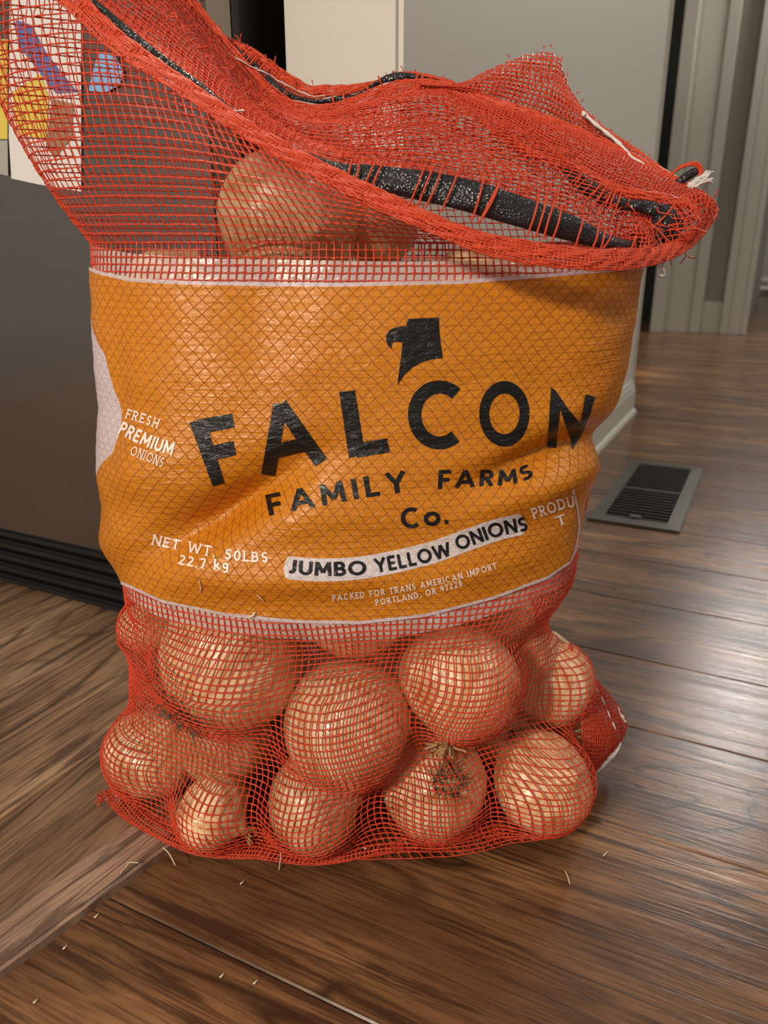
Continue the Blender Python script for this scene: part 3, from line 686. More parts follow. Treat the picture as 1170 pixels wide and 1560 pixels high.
# milky margins behind the net, above and below the print, and the back film
def margin(name, f0, f1, u0, u1, n=160, m=8, off=-.0008, mt='clear'):
    u = np.linspace(u0, u1, n+1); ro = []; uv = []
    for j in range(m+1):
        t_ = j/m; uc = np.clip(u, 0, .5); v = f0(uc)*(1-t_) + f1(uc)*t_; P = body.ev(wrapu(u), v); N = body.nor(wrapu(u), v); ro.append(P+N*off); uv.append(np.stack([u*1.06, v*ZTOP], 1))
    R_ = np.array(ro); ix = np.arange((m+1)*(n+1)).reshape(m+1, n+1); F_ = np.stack([ix[:-1, :-1], ix[:-1, 1:], ix[1:, 1:], ix[1:, :-1]], 2).reshape(-1, 4)
    o = sk(mesh_np(name, R_.reshape(-1, 3), F_, M[mt], smooth=True)); add_uv(o, np.array(uv).reshape(-1, 2), F_); return o
bot_m = [(150,880),(178,902),(235,938),(300,956),(400,972),(500,978),(600,974),(700,953),(800,922),(850,898),(880,860)]
zbm_ = zcurve(bot_m, tg); zbm = lambda t_: np.interp(t_, tg, zbm_)
top_m = [(120,372),(200,386),(330,394),(600,398),(800,396),(985,386)]
ztm_ = zcurve(top_m, tg); ztm = lambda t_: np.interp(t_, tg, ztm_)
tag(margin('film_margin', lambda t_: zbm(t_), lambda t_: zb(t_)+.004, -.02, .53), 'milky clear film margin under the printed label')
tag(margin('film_margin', lambda t_: zt(t_)-.004, lambda t_: ztm(t_), -.02, .53), 'milky clear film margin above the printed label')
tag(margin('back_film', lambda t_: zb(t_)*0+zb(.0), lambda t_: zt(t_)*0+zt(.0), .52, .98, 110, 60, -.0005, 'whitefilm'), 'plain white film around the back of the sack')
# weave of the body, left out where the film covers it
def skip_body(P, u, v):
    return (v > .02) & (v > zb(np.clip(u, 0, .5))+.002) & (v < zt(np.clip(u, 0, .5))-.002) & ((u < .53) | (u > .975))
def skip_back(P, u, v): return np.zeros(len(u), bool)
S = Strands()
ncol, nrow = 204, 98
# param warps give the gathers of the real net
class Warped(Grid):
    def ev(s, u, v, A=None):
        fade = np.clip((1-v)*9, 0, 1)
        u2 = u + fade*(.010*np.sin(v*13+4*u) *np.sin(u*12.566)**2 + .004*np.sin(31*v+9*u))
        v2 = v + fade*np.clip((.5-v)*4, 0, 1)*(.016*np.sin(2*math.pi*(3*u)+1.3) + .008*np.sin(2*math.pi*7*u+2))
        return Grid.ev(s, wrapu(u2), np.clip(v2, 0, 1), A)
wb = Warped.__new__(Warped); wb.G = body.G; wb.N = body.N
net(S, wb, ncol, nrow, seed=5, warp=0.0012, skip=skip_body, sub=2, wc=.00115, wr=.0008)
# underside closes inwards
Gb = np.stack([G[0]*(1-k) + np.array([xc[0], Yc[0], .0022])*k for k in np.linspace(0, .9, 12)]); Gb[..., 2] = np.linspace(.0035, .0018, 12)[:, None]
net(S, Grid(Gb), 120, 12, seed=6, warp=.001, sub=1)
# ================================================================== UPPER NET
def curve3(pts, n=121):
    """pts (px, py, Y) -> world points, splined"""
    s = spline([p for p in pts], n); return np.array([PY(a, b, c) for a, b, c in s])
def at_u(C, us, un):  # re-parametrise curve C (evenly spaced) so that given u maps to us
    x = np.interp(np.linspace(0, 1, un), us[0], us[1]); k = np.linspace(0, 1, len(C)); return np.stack([np.interp(x, k, C[:, i]) for i in range(3)], 1)
NU = 121
frontrow = body.ev(np.linspace(0, .5, NU), np.full(NU, 1.0)); backrow = body.ev(np.linspace(1, .5, NU), np.full(NU, 1.0))
R1 = curve3([(-70,-190,.60),(20,-70,.575),(110,2,.555),(190,75,.54),(300,148,.53),(400,215,.522),(500,268,.515),(610,322,.505),(740,374,.497),(870,396,.500),(950,397,.52),(1010,388,.56),(1055,362,.60),(1086,325,.63)], NU)
R2 = curve3([(-70,-190,.60),(150,-120,.66),(250,-40,.69),(300,20,.70),(333,60,.70),(369,100,.70),(408,140,.70),(441,163,.70),(480,171,.70),(518,166,.70),(556,153,.70),(611,134,.70),(662,132,.70),(703,140,.695),(740,155,.69),(790,168,.68),(860,193,.67),(954,237,.66),(1031,278,.65),(1075,305,.64),(1086,322,.635)], NU)
def ease(t_): return t_
def build_patch(bottom, top, bul, nv=50, xs=0):
    rows = []
    L = np.linalg.norm(top-bottom, axis=1)
    for t_ in np.linspace(0, 1, nv):
        k = 4*t_*(1-t_); P = bottom*(1-t_) + top*t_; P = P + k*bul(t_, L); rows.append(P)
    return np.array(rows)
uu = np.linspace(0, 1, NU)
def bulA(t_, L):
    o = np.zeros((NU, 3)); o[:, 1] = -.022*np.sin(math.pi*uu)**.7; o[:, 2] = 0
    o[:, 0] = -.030*np.clip((.3-uu)*3.4, 0, 1)   # the flare leaves the neck steeply
    return o
GA = build_patch(frontrow, R1, bulA)
GA += np.stack([0*uu, wob(uu*3, uu, 31, .004), 0*uu], 1)[None]*np.linspace(0, 1, 50)[:, None, None]
gA = Grid(GA); 
if gA.N[25, 60] @ np.array([0, -1, 0]) < 0: gA.N *= -1
net(S, gA, 90, cell=.0062, seed=8, warp=.004, wc=.0011, wr=.0008)
def bulD(t_, L):
    o = np.zeros((NU, 3)); o[:, 1] = .02*np.sin(math.pi*uu); o[:, 0] = -.030*np.clip((.3-uu)*3.4, 0, 1); return o
gD = Grid(build_patch(backrow, R2, bulD)); gD.N *= (-1 if gD.N[25, 60] @ np.array([0, -1, 0]) < 0 else 1)
net(S, gD, 88, cell=.0060, seed=9, warp=.006, wc=.0010, wr=.0008)
# inner fold between the front rim and the back rim
R1b = curve3([(-60,-200,.605),(130,-8,.57),(200,48,.56),(270,100,.556),(350,170,.55),(430,225,.545),(520,262,.535),(650,280,.53),(800,318,.53),(930,364,.555),(985,375,.59),(1040,345,.635)], NU)
R2b = curve3([(-60,-215,.605),(200,-70,.66),(335,62,.685),(408,143,.685),(480,173,.685),(560,155,.685),(660,134,.685),(740,156,.68),(860,196,.66),(954,240,.65),(1031,281,.64),(1070,302,.635)], NU)
def bulI(t_, L):
    o = np.zeros((NU, 3)); o[:, 1] = .012*np.sin(9*uu+5*t_); o[:, 2] = .005*np.sin(14*uu+6*t_); return o
gI = Grid(build_patch(R1b, R2b, bulI)); net(S, gI, 110, cell=.0052, seed=12, warp=.010, wc=.0010, wr=.0008)
gI2 = Grid(build_patch(R1b[::1]+np.array([0,.008,.002]), R2b+np.array([0,-.01,-.004]), lambda t_, L: -.6*bulI(t_, L))); net(S, gI2, 90, cell=.0066, seed=14, warp=.022, wc=.0010, wr=.0008)
# hump of net behind the rim, right
Cb = curve3([(640,135,.685),(703,141,.69),(790,170,.69),(860,196,.69),(954,240,.68),(1040,290,.66)], NU)
Ct = curve3([(640,130,.69),(700,128,.71),(740,108,.715),(790,87,.72),(822,80,.72),(850,84,.715),(857,105,.71),(872,142,.70),(905,182,.69),(950,214,.68),(992,245,.67),(1020,266,.665),(1042,286,.66)], NU)
gC = Grid(build_patch(Cb, Ct, lambda t_, L: np.stack([0*uu, -.012+0*uu, 0*uu], 1)))
net(S, gC, 62, cell=.0046, seed=16, warp=.010, wc=.0017, wr=.0012)
gC2 = Grid(build_patch(Cb+np.array([0,.012,0]), Ct+np.array([0,.006,-.0025]), lambda t_, L: np.stack([.004+0*uu, .012+0*uu, 0*uu], 1)))
net(S, gC2, 50, cell=.0050, seed=17, warp=.02, wc=.0012, wr=.0009)
# fold hanging down in front of it, to the right
Eb = curve3([(690,150,.670),(760,198,.63),(820,238,.605),(865,252,.598),(905,274,.594),(955,292,.594),(1005,303,.596),(1060,310,.61)], NU)
Et = curve3([(690,138,.68),(740,155,.675),(790,168,.665),(860,192,.655),(954,236,.645),(1031,277,.64),(1070,290,.64),(1080,300,.645)], NU)
gE = Grid(build_patch(Eb, Et, lambda t_, L: np.stack([0*uu, -.010+0*uu, 0*uu], 1)))
net(S, gE, 70, cell=.0046, seed=18, warp=.008, wc=.0011, wr=.0009)
# crumpled ear at the right tip
Fb = curve3([(940,392,.55),(985,396,.56),(1020,388,.575),(1050,372,.59),(1075,345,.61),(1088,325,.62)], NU)
Ft = curve3([(930,330,.60),(960,318,.60),(1000,312,.60),(1040,296,.605),(1065,292,.61),(1078,300,.62)], NU)
gF = Grid(build_patch(Fb, Ft, lambda t_, L: np.stack([.004*np.sin(12*uu), -.012+.006*np.sin(15*uu+3*t_), 0*uu], 1)))
net(S, gF, 26, cell=.0052, seed=19, warp=.012, wc=.0011, wr=.0009)
# bottom corner ears of the flat-sewn sack
def gcurve(pts, n): return np.array([PG(a, b, c) for a, b, c in spline(pts, n)])
def ear(pts_in, pts_out, n, cell, seed, fl=False):
    cu = gcurve if fl else curve3; a = cu(pts_in, 61); b = cu(pts_out, 61); rows = np.array([a*(1-t_)+b*t_ + np.array([0, -.006*math.sin(math.pi*t_), 0]) for t_ in np.linspace(0, 1, 14)])
    g = Grid(rows); net(S, g, n, cell=cell, seed=seed, warp=.01, wc=.0011, wr=.0009); return g
ear([(868,985,.60),(874,1010,.59),(880,1060,.58),(888,1130,.575),(880,1205,.57)], [(869,980,.61),(888,1000,.62),(907,1030,.63),(956,1108,.64),(893,1192,.60)], 40, .0046, 24)
ear([(866,1000,.60),(874,1020,.60),(885,1060,.60),(890,1120,.59),(885,1190,.58)], [(872,998,.615),(897,1015,.63),(925,1062,.635),(950,1120,.64),(898,1180,.61)], 34, .0052, 25)
ear([(178,1185,.035),(215,1225,.022),(270,1262,.018),(340,1284,.014),(420,1290,.012)], [(160,1205,.012),(176,1238,.008),(222,1268,.011),(300,1303,.004),(400,1308,.003)], 56, .0035, 26, True)
ear([(400,1288,.014),(480,1300,.010),(560,1290,.014),(640,1275,.016),(720,1262,.016),(800,1262,.016)], [(390,1308,.003),(480,1316,.002),(560,1304,.003),(640,1289,.003),(720,1276,.004),(790,1276,.004)], 60, .0035, 27, True)
ear([(868,722,.635),(870,760,.635),(866,806,.635)], [(886,722,.655),(899,752,.655),(880,808,.65)], 14, .004, 28)
netobj = sk(S.build('net', M['net'])); tag(netobj, kind='stuff')
# hems: narrow doubled bands, closely woven
def hem_band(name, C, wd, nor=(0,-1,.3), n=11, m='hem', jag=.0004, step=.0030):
    """C (k,3) centre line, wd half-width per point; band lies across the curve"""
    SS = Strands(); L = np.linalg.norm(np.diff(C, axis=0), axis=1).sum(); k = int(L/step); c = resample(C, k); wv = np.interp(np.linspace(0, 1, k), np.linspace(0, 1, len(wd)), wd)
    T = np.gradient(c, axis=0); T /= np.linalg.norm(T, axis=1)[:, None]; B = np.cross(T, np.array(nor)/np.linalg.norm(nor)); B /= np.linalg.norm(B, axis=1)[:, None]
    N = np.cross(B, T)
    for s in np.linspace(-1, 1, n):
        ph = RNG.uniform(0, 6); k_ = np.arange(k)
        SS.add(c + B*(wv*(s + .06*np.sin(k_*.21+ph)))[:, None] + N*(.0010*(1-s*s) + .0005*np.sin(k_*.9+ph))[:, None] + RNG.normal(0, .0002, c.shape), N, .0015, .0003)
    for i in range(0, k):
        sh = RNG.normal(0, .0016); pts = np.array([c[i] + B[i]*wv[i]*s*(1+RNG.uniform(0, .08)) + N[i]*(.0011*(1-s*s)) + T[i]*(sh*s + RNG.normal(0, jag)) for s in np.linspace(-1, 1, 6)]); SS.add(pts, N[i], .0011, .0003)
    return sk(SS.build(name, M[m]))
hem_band('front_hem', R1 + np.array([0, -.002, .001]), [.007,.007,.0065,.005,.0045,.0055,.0055,.0065,.006,.005,.004])
hem_band('back_hem', R2 + np.array([0, -.004, -.001]), [.006,.006,.0055,.006,.006,.006,.0065,.005,.004,.004,.004,.003])
U3 = curve3([(180,-120,.70),(262,-30,.71),(300,24,.71),(340,60,.71),(375,78,.71),(402,98,.71),(432,120,.71),(470,140,.71),(500,138,.71),(535,136,.71),(575,126,.71),(610,112,.712),(650,116,.712),(690,128,.71)], 80)
hem_band('back_hem', U3, [.003,.0035,.003,.0025,.003,.005,.0055,.005,.003,.0008,.0008,.002])
LE = curve3([(735,186,.64),(800,228,.606),(865,252,.594),(905,274,.590),(955,292,.590),(1005,303,.592),(1050,310,.60)], 50)
hem_band('fold_edge', LE, [.0015,.0025,.003,.003,.003,.004,.003])
# black drawstring tapes
def tape(name, pts, par=None, n=90):
    """pts (px, py, Y, width px)"""
    s = spline(pts, n); C = np.array([PY(a, b, c) for a, b, c, _ in s]); dep = C[:, 1]*cp + (H-C[:, 2])*sp_; wd = np.maximum(s[:, 3], 1)*dep/FPX
    T = np.gradient(C, axis=0); T /= np.linalg.norm(T, axis=1)[:, None]; B = np.cross(T, (0, -1, .12)); B /= np.linalg.norm(B, axis=1)[:, None]; N = np.cross(B, T)
    m_ = 5; V = []; 
    for q_ in range(2):
        for j in range(m_): 
            f = j/(m_-1)-.5; V.append(C + B*(wd*f)[:, None] + N*(.0014*math.cos(f*math.pi) + .0006*np.sin(np.arange(n)*.7+j))[:, None] - N*(.0008*q_))
    V = np.array(V); F_ = []
    ix = np.arange(V.shape[0]*n).reshape(V.shape[0], n)
    ring = list(range(m_)) + list(range(2*m_-1, m_-1, -1))
    for a, b in zip(ring, ring[1:]+ring[:1]): F_.append(np.stack([ix[a, :-1], ix[a, 1:], ix[b, 1:], ix[b, :-1]], 1))
    return sk(mesh_np(name, V.reshape(-1, 3), np.concatenate(F_), M['tape'], smooth=True)), C, B, wd
T1, C1, B1, W1 = tape('drawstring_tape', [(60,-60,.568,8),(130,-6,.560,11),(172,32,.556,17),(205,58,.554,14),(270,108,.552,13),(300,128,.55,12),(352,172,.548,14),(420,215,.545,10),(480,243,.538,12),(520,260,.530,22),(580,272,.524,37),(650,284,.519,43),(720,300,.516,46),(800,325,.516,43),(870,348,.522,36),(930,370,.538,22),(980,378,.565,22),(1015,360,.585,30),(1036,338,.60,20)])
T2, C2, B2, W2 = tape('drawstring_tape', [(270,-10,.706,8),(318,42,.705,4),(335,58,.705,8),(362,84,.704,18),(395,112,.704,17),(425,138,.704,14),(452,149,.704,6),(490,155,.704,7),(515,152,.704,10),(545,146,.705,8),(572,128,.706,6),(592,119,.706,11),(615,116,.706,12),(640,121,.706,9),(690,136,.704,8),(740,154,.70,12),(790,182,.69,18),(840,222,.68,22),(870,245,.67,18)])
T3, C3, B3, W3 = tape('drawstring_tape', [(856,256,.592,4),(868,266,.588,14),(890,280,.585,24),(915,299,.583,19),(945,310,.582,17),(975,314,.582,17),(1000,320,.582,24),(1014,334,.582,38),(1005,354,.580,32),(985,368,.578,18),(955,362,.576,9)])
T4, _, _, _ = tape('drawstring_tape', [(1028,282,.640,3),(1040,273,.640,12),(1058,262,.640,12),(1068,258,.64,3)], n=20)
# loose strands that cross the tapes
S2 = Strands()
def cross(tapeC, tapeB, tw, xs, over=1.5, lean=.0, w=.0014):
    X, Y_ = proj(tapeC)
    for x in xs:
        i = int(np.argmin(abs(X-x))); j = min(len(tapeC)-1, max(0, i+int(lean*random.uniform(.5, 1.6)))); a = tapeC[i]+tapeB[i]*tw[i]*.5*over; b = tapeC[j]-tapeB[j]*tw[j]*.5*over
        m1 = (a+b)/2 + np.array([random.uniform(-.001, .001), -.0045, 0]); S2.add(spline([a+np.array([0,-.002,0]), m1, b+np.array([0,-.003,0])], 8), (0, -1, .2), w, .0004)
cross(C1, B1, W1, [531,543,556,568,629,646,655,675,722,738,745,812,824,832,845,884,902,911,922,955,968,980,995], 1.45, 1)
cross(C2, B2, W2, [368,377,385,395,505,523,560,583,630,640], 1.9, 0, .0018)
cross(C3, B3, W3, [880,905,915,925,930,940,1004,1010], 1.9, -1, .0014)
tag(sk(S2.build('crossing_strands', M['hem'])), kind='stuff') 
# frayed ends along the rims and the loose loop at the tip
S3 = Strands()
def fray(C, i0, i1, n, L, up=(0, 0, 1), w=.0009):
    for _ in range(n):
        k = random.uniform(i0, i1)*(len(C)-1); p = C[int(k)] + RNG.normal(0, .0025, 3); d = np.array(up)*1.0; pts = [p]
        for q_ in range(4): d = d + RNG.normal(0, .75, 3); p = p + d/np.linalg.norm(d)*L/4*random.uniform(.6, 1.3); pts.append(p)
        S3.add(spline(pts, 9), (0, -1, .1), w, .0003)
fray(U3, .40, .66, 40, .008); fray(U3, .1, .4, 8, .006); fray(U3, .75, 1, 16, .005); fray(R2, .2, .5, 70, .012, (.3, -.2, -.5)); fray(gF.G[25], 0, 1, 50, .011, (.2, -.3, -.2)); fray(C3, .3, 1, 26, .014, (0, -.5, -.3))
fray(gI.G[20], .25, .55, 70, .014, (.4, -.3, -.4)); fray(gI.G[30], .4, .95, 90, .014, (.5, -.3, .1)); fray(Ct, .3, 1, 30, .0035); fray(LE, 0, 1, 40, .009, (0, -.2, -1)); fray(gI.G[8], .5, .95, 40, .012, (.5, -.3, .5))
fray(np.array([PY(a, b, .60) for a, b in ((962,395),(1010,390),(1045,378),(1070,352))]), 0, 1, 16, .009, (.1, 0, -1)); fray(np.array([PY(a, b, .567) for a, b in ((160,1215),(185,1240),(220,1262))]), 0, 1, 50, .009, (-.4, 0, -.2))
for k in range(3):
    P_ = [PY(a+k*2, b-k*2, .637) for a, b in ((1020,270),(1032,258),(1056,251),(1066,262),(1060,276),(1042,284))]; S3.add(spline(P_, 24), (0, -1, .2), .0018, .0004)
tag(sk(S3.build('frayed_ends', M['hem'])), kind='stuff')
# white sewing threads
S4 = Strands()
def thread(pts, w=.0022, th=.0012, n=40, wavy=0):
    P_ = np.array([PY(*p) for p in spline(pts, n)]); 
    if wavy: P_ = P_ + RNG.normal(0, wavy, P_.shape)
    S4.add(P_, (0, -1, .3), w*(1+.3*np.sin(np.arange(n)*.9)), th)
for dx, dy in ((0, 0), (1.5, 2.5), (-1, 1.2)): thread([(888+dx,170+dy,.672),(905+dx,186+dy,.668),(925+dx,202+dy,.665),(945+dx,219+dy,.66),(962+dx,238+dy,.655),(981+dx,250+dy,.652)], .0026, .0016)
for a, b in (((994,266),(1003,270)),((1006,272),(1014,276)),((1030,283),(1040,288)),((889,173),(892,176))): thread([(a[0],a[1],.640),((a[0]+b[0])/2,(a[1]+b[1])/2-1,.636),(b[0],b[1],.640)], .0028, .0012, 8)
for k in range(26): thread([(1050+random.uniform(-4,6), 284+random.uniform(-5,4), .632),(1064+random.uniform(-4,4),276+random.uniform(-6,6),.630),(1078+random.uniform(-5,8),268+random.uniform(-9,10),.632)], .0014, .0008, 12, .0004)
thread([(1050,296,.615),(1054,304,.612),(1058,313,.613)], .004, .0018, 10)
thread([(1000,396,.58),(1004,402,.578),(1008,408,.578),(1013,414,.578),(1010,421,.578),(1003,418,.578)], .0022, .001, 20, .0002)
for k in range(4): thread([(1100/1+0*k-96,398+k*3,.58),(1008+k,404+k*2,.578)], .001, .0006, 6, .0004)
st_ = [(868,1004),(880,1014),(893,1026),(905,1043),(916,1062),(925,1082),(933,1100),(941,1118)]
for i in range(0, len(st_)-1): a, b = st_[i], st_[i+1]; thread([(a[0], a[1], .612),((a[0]*.4+b[0]*.6),(a[1]*.4+b[1]*.6),.609)], .0013, .0007, 6)
for dx in (0, 2): thread([(938+dx,1078,.634),(945+dx,1090,.632),(952+dx,1100,.634)], .0022, .001, 14, .0003)
for dx in (0, -2, -4): thread([(945+dx*.5,1130-dx,.628),(940+dx,1145,.62),(925+dx,1162+dx,.61),(905+dx,1180+dx,.60)], .0024, .001, 24, .0002)
for k in range(5): thread([(157+random.uniform(-2,3),1216+k*3,.578),(170,1209+k*3,.572),(184+random.uniform(-3,4),1212+k*3,.566)], .0016, .0009, 12, .0004)
for a, b, c in ((270,1268,.53),(205,1250,.55),(300,1288,.525),(620,1283,.508),(556,1291,.507)): thread([(a-4,b,c),(a+3,b+2,c)], .0014, .0008, 5)
thread([(305,131,.552),(318,148,.548),(340,168,.546),(372,168,.545)], .0012, .0006, 24)
thread([(268,14,.70),(300,36,.69),(322,66,.685),(430,125,.70),(470,145,.70),(495,146,.70)], .0012, .0006, 50, .0003)
tag(sk(S4.build('sewing_thread', M['thread'])), 'white sewing thread', kind='stuff')
# ================================================================== PRINT
def arc(cx, cy, rx, ry, a0, a1, n=14): return [(cx+rx*math.cos(math.radians(a)), cy+ry*math.sin(math.radians(a))) for a in np.linspace(a0, a1, n)]
GL = {  # width, strokes (cap height 1, centre lines inset by half stroke .09)
 'A': (.94, [[(.07,0),(.47,.98)],[(.47,.98),(.87,0)],[(.22,.32),(.72,.32)]]),
 'B': (.66, [[(.09,0),(.09,1)],[(.09,.92)]+arc(.30,.71,.22,.21,90,-90)+[(.09,.5)],[(.09,.5),(.3,.5)]+arc(.33,.29,.24,.21,90,-90)+[(.09,.08)]]),
 'C': (.86, [arc(.47,.5,.39,.42,52,308,26)]),
 'D': (.78, [[(.09,0),(.09,1)],[(.09,.92)]+arc(.30,.5,.38,.42,90,-90,20)+[(.09,.08)]]),
 'E': (.58, [[(.09,0),(.09,1)],[(.09,.92),(.54,.92)],[(.09,.5),(.48,.5)],[(.09,.08),(.56,.08)]]),
 'F': (.58, [[(.09,0),(.09,1)],[(.09,.91),(.58,.91)],[(.09,.48),(.52,.48)]]),
 'H': (.76, [[(.09,0),(.09,1)],[(.67,0),(.67,1)],[(.09,.5),(.67,.5)]]),
 'I': (.20, [[(.10,0),(.10,1)]]),
 'J': (.46, [[(.36,1),(.36,.28)]+arc(.18,.28,.18,.2,0,-120,8)]),
 'K': (.70, [[(.09,0),(.09,1)],[(.09,.42),(.62,1)],[(.26,.58),(.66,0)]]),
 'L': (.54, [[(.09,0),(.09,1)],[(.09,.09),(.54,.09)]]),
 'M': (.96, [[(.09,0),(.14,1)],[(.14,.96),(.48,.22)],[(.48,.22),(.82,.96)],[(.82,1),(.87,0)]]),
 'N': (.80, [[(.09,0),(.09,1)],[(.09,.96),(.71,.04)],[(.71,0),(.71,1)]]),
 'O': (1.0, [arc(.50,.5,.41,.42,0,360,34)]),
 'P': (.62, [[(.09,0),(.09,1)],[(.09,.92)]+arc(.31,.69,.23,.23,90,-90)+[(.09,.46)]]),
 'R': (.66, [[(.09,0),(.09,1)],[(.09,.92)]+arc(.31,.70,.23,.22,90,-90)+[(.09,.48)],[(.30,.48),(.60,0)]]),
 'S': (.58, [arc(.29,.715,.20,.205,35,270,14)+arc(.29,.295,.21,.215,90,-145,14)]),
 'T': (.66, [[(.33,0),(.33,1)],[(.02,.91),(.64,.91)]]),
 'U': (.76, [[(.09,1),(.09,.36)]+arc(.38,.36,.29,.28,180,360,14)+[(.67,1)]]),
 'W': (1.2, [[(.05,1),(.32,.02)],[(.32,.02),(.60,.92)],[(.60,.92),(.88,.02)],[(.88,.02),(1.15,1)]]),
 'Y': (.76, [[(.04,1),(.38,.46)],[(.72,1),(.38,.46)],[(.38,.48),(.38,0)]]),
 'o': (.74, [arc(.37,.33,.28,.26,0,360,24)]), '.': (.22, [[(.02,.08),(.19,.08)]]), ',': (.2, [[(.14,.12),(.05,-.14)]]),
 'k': (.60, [[(.09,0),(.09,1)],[(.09,.26),(.5,.62)],[(.22,.38),(.55,0)]]),
 'g': (.60, [arc(.28,.38,.20,.22,0,360,18),[(.48,.62),(.48,-.08)]+arc(.28,-.08,.20,.16,0,-150,8)]),
 '0': (.64, [arc(.32,.5,.23,.42,0,360,22)]), '2': (.6, [arc(.30,.70,.21,.22,150,-30,10)+[(.08,.09)],[(.08,.08),(.54,.08)]]),
 '5': (.6, [[(.50,.92),(.16,.92),(.13,.54)],[(.13,.54)]+arc(.29,.32,.22,.24,110,-145,12)]), '7': (.58, [[(.06,.92),(.52,.92),(.22,0)]]),
 '8': (.62, [arc(.31,.72,.18,.20,0,360,16), arc(.31,.29,.22,.22,0,360,16)]), '9': (.6, [arc(.30,.68,.21,.23,0,360,16),[(.51,.66)]+arc(.28,.42,.23,.34,0,-70,6)]), ' ': (.36, [])}
bvh = None
def get_bvh():
    global bvh
    if bvh is None: bvh = BVHTree.FromPolygons([tuple(v) for v in RP.reshape(-1, 3)], [tuple(f) for f in F])
    return bvh
def onto(x, y, off):
    d = Vector(ray(x, y)).normalized(); h_ = get_bvh().ray_cast(Vector((0, 0, H)), d)
    if h_[0] is None: return None
    n = h_[1] if h_[1].dot(d) < 0 else -h_[1]; return h_[0] + n*off
class Print:
    def __init__(s, off): s.V = []; s.F = []; s.off = off
    def quadstrip(s, L, R):
        rows = []
        for a, b in zip(L, R):
            row = []
            for k in range(4):
                f = k/3; p = onto(a[0]*(1-f)+b[0]*f, a[1]*(1-f)+b[1]*f, s.off)
                if p is None: row = None; break
                row.append(p)
            if row is None: rows.append(None)
            else: i = len(s.V); s.V += row; rows.append(list(range(i, i+4)))
        for A, B in zip(rows[:-1], rows[1:]):
            if A and B and (s.V[A[0]]-s.V[B[0]]).length < .02:
                for k in range(3): s.F.append((A[k], A[k+1], B[k+1], B[k]))
    def stroke(s, pts, wd, f, step):
        """pts in glyph space, f maps glyph -> image px"""
        P = np.array(pts, float); L = np.linalg.norm(np.diff(P, axis=0), axis=1).sum(); n = max(2, int(L/step)+1) if len(P) == 2 else max(len(P), int(L/step)+1); P = resample(P, n)
        T = np.gradient(P, axis=0); T /= np.linalg.norm(T, axis=1)[:, None]+1e-9; Nn = np.stack([-T[:, 1], T[:, 0]], 1)*wd/2
        s.quadstrip([f(*p) for p in P+Nn], [f(*p) for p in P-Nn])
    def glyph(s, ch, wd, f, step=.09, serif=0):
        for st in GL[ch][1]:
            s.stroke(st, wd, f, step)
            if serif and ch not in 'OCS0.,89og' and len(st) >= 2:
                for e_ in (st[0], st[-1]):
                    if abs(e_[1]-round(e_[1])) < .1: s.stroke([(e_[0]-.16, e_[1]*.93+.035), (e_[0]+.16, e_[1]*.93+.035)], .08, f, .1)
    def poly(s, pts, sub=4):
        P = [Vector((x, y, 0)) for x, y in pts]; tr = geometry.tessellate_polygon([P]); bm = bmesh.new(); vs = [bm.verts.new(p) for p in P]
        for t3 in tr:
            try: bm.faces.new([vs[i] for i in t3])
            except ValueError: pass
        for _ in range(sub):
            long = [e for e in bm.edges if e.calc_length() > 5]
            if long: bmesh.ops.subdivide_edges(bm, edges=long, cuts=1)
            bmesh.ops.triangulate(bm, faces=bm.faces)
        bm.verts.index_update(); b0 = len(s.V); ok = {}
        for v in bm.verts: p = onto(v.co.x, v.co.y, s.off); ok[v.index] = len(s.V) if p is not None else None; s.V.append(p if p is not None else Vector((0, 0, 0)))
        for f_ in bm.faces:
            ids = [ok[v.index] for v in f_.verts]
            if None not in ids: s.F.append(tuple(ids))
        bm.free()
    def build(s, name, m, label=None):
        me = bpy.data.meshes.new(name); me.from_pydata([tuple(v) for v in s.V], [], s.F); me.materials.append(m)
        for p in me.polygons: p.use_smooth = True
        uv = me.uv_layers.new(name='film')
        for l in me.loops: v = me.vertices[l.vertex_index].co; uv.data[l.index].uv = (v.x, v.z)
        o = bpy.data.objects.new(name, me); COL.objects.link(o); sk(o)
        if label: o['label'] = label
        return o
def quadmap(TL, TR, BR, BL, wd):
    TL, TR, BR, BL = map(np.array, (TL, TR, BR, BL))
    return lambda x, y: (BL*(1-x/wd) + BR*(x/wd))*(1-y) + (TL*(1-x/wd) + TR*(x/wd))*y
def text_path(pr, txt, pts, cap, wd, serif=0, gap=.12, slant=0, narrow=1.0):
    """fit txt along polyline pts (baseline, image px)"""
    tot = sum(GL[c][0]+gap for c in txt)-gap; P = spline(pts, 200); d = np.r_[0, np.cumsum(np.linalg.norm(np.diff(P, axis=0), axis=1))]; L = d[-1]; kx = L/tot; x0 = 0
    def f(x, y):
        s_ = (x)*kx; s2 = min(max(s_, 0), L); p = np.array([np.interp(s2, d, P[:, 0]), np.interp(s2, d, P[:, 1])]); q_ = np.array([np.interp(min(s2+2, L), d, P[:, 0]), np.interp(min(s2+2, L), d, P[:, 1])]); r_ = np.array([np.interp(max(s2-2, 0), d, P[:, 0]), np.interp(max(s2-2, 0), d, P[:, 1])])
        t_ = (q_-r_)/(np.linalg.norm(q_-r_)+1e-9); n_ = np.array([t_[1], -t_[0]]); c_ = cap if not callable(cap) else cap(s2/L)
        return p + n_*y*c_ + t_*((s_-s2) + slant*y*c_)
    for c in txt:
        pr.glyph(c, wd, (lambda x, y, x0=x0: f(x0+x, y)), .16 if cap_small(cap) else .1, serif); x0 += GL[c][0]+gap
def cap_small(c): return (c if not callable(c) else c(.5)) < 20
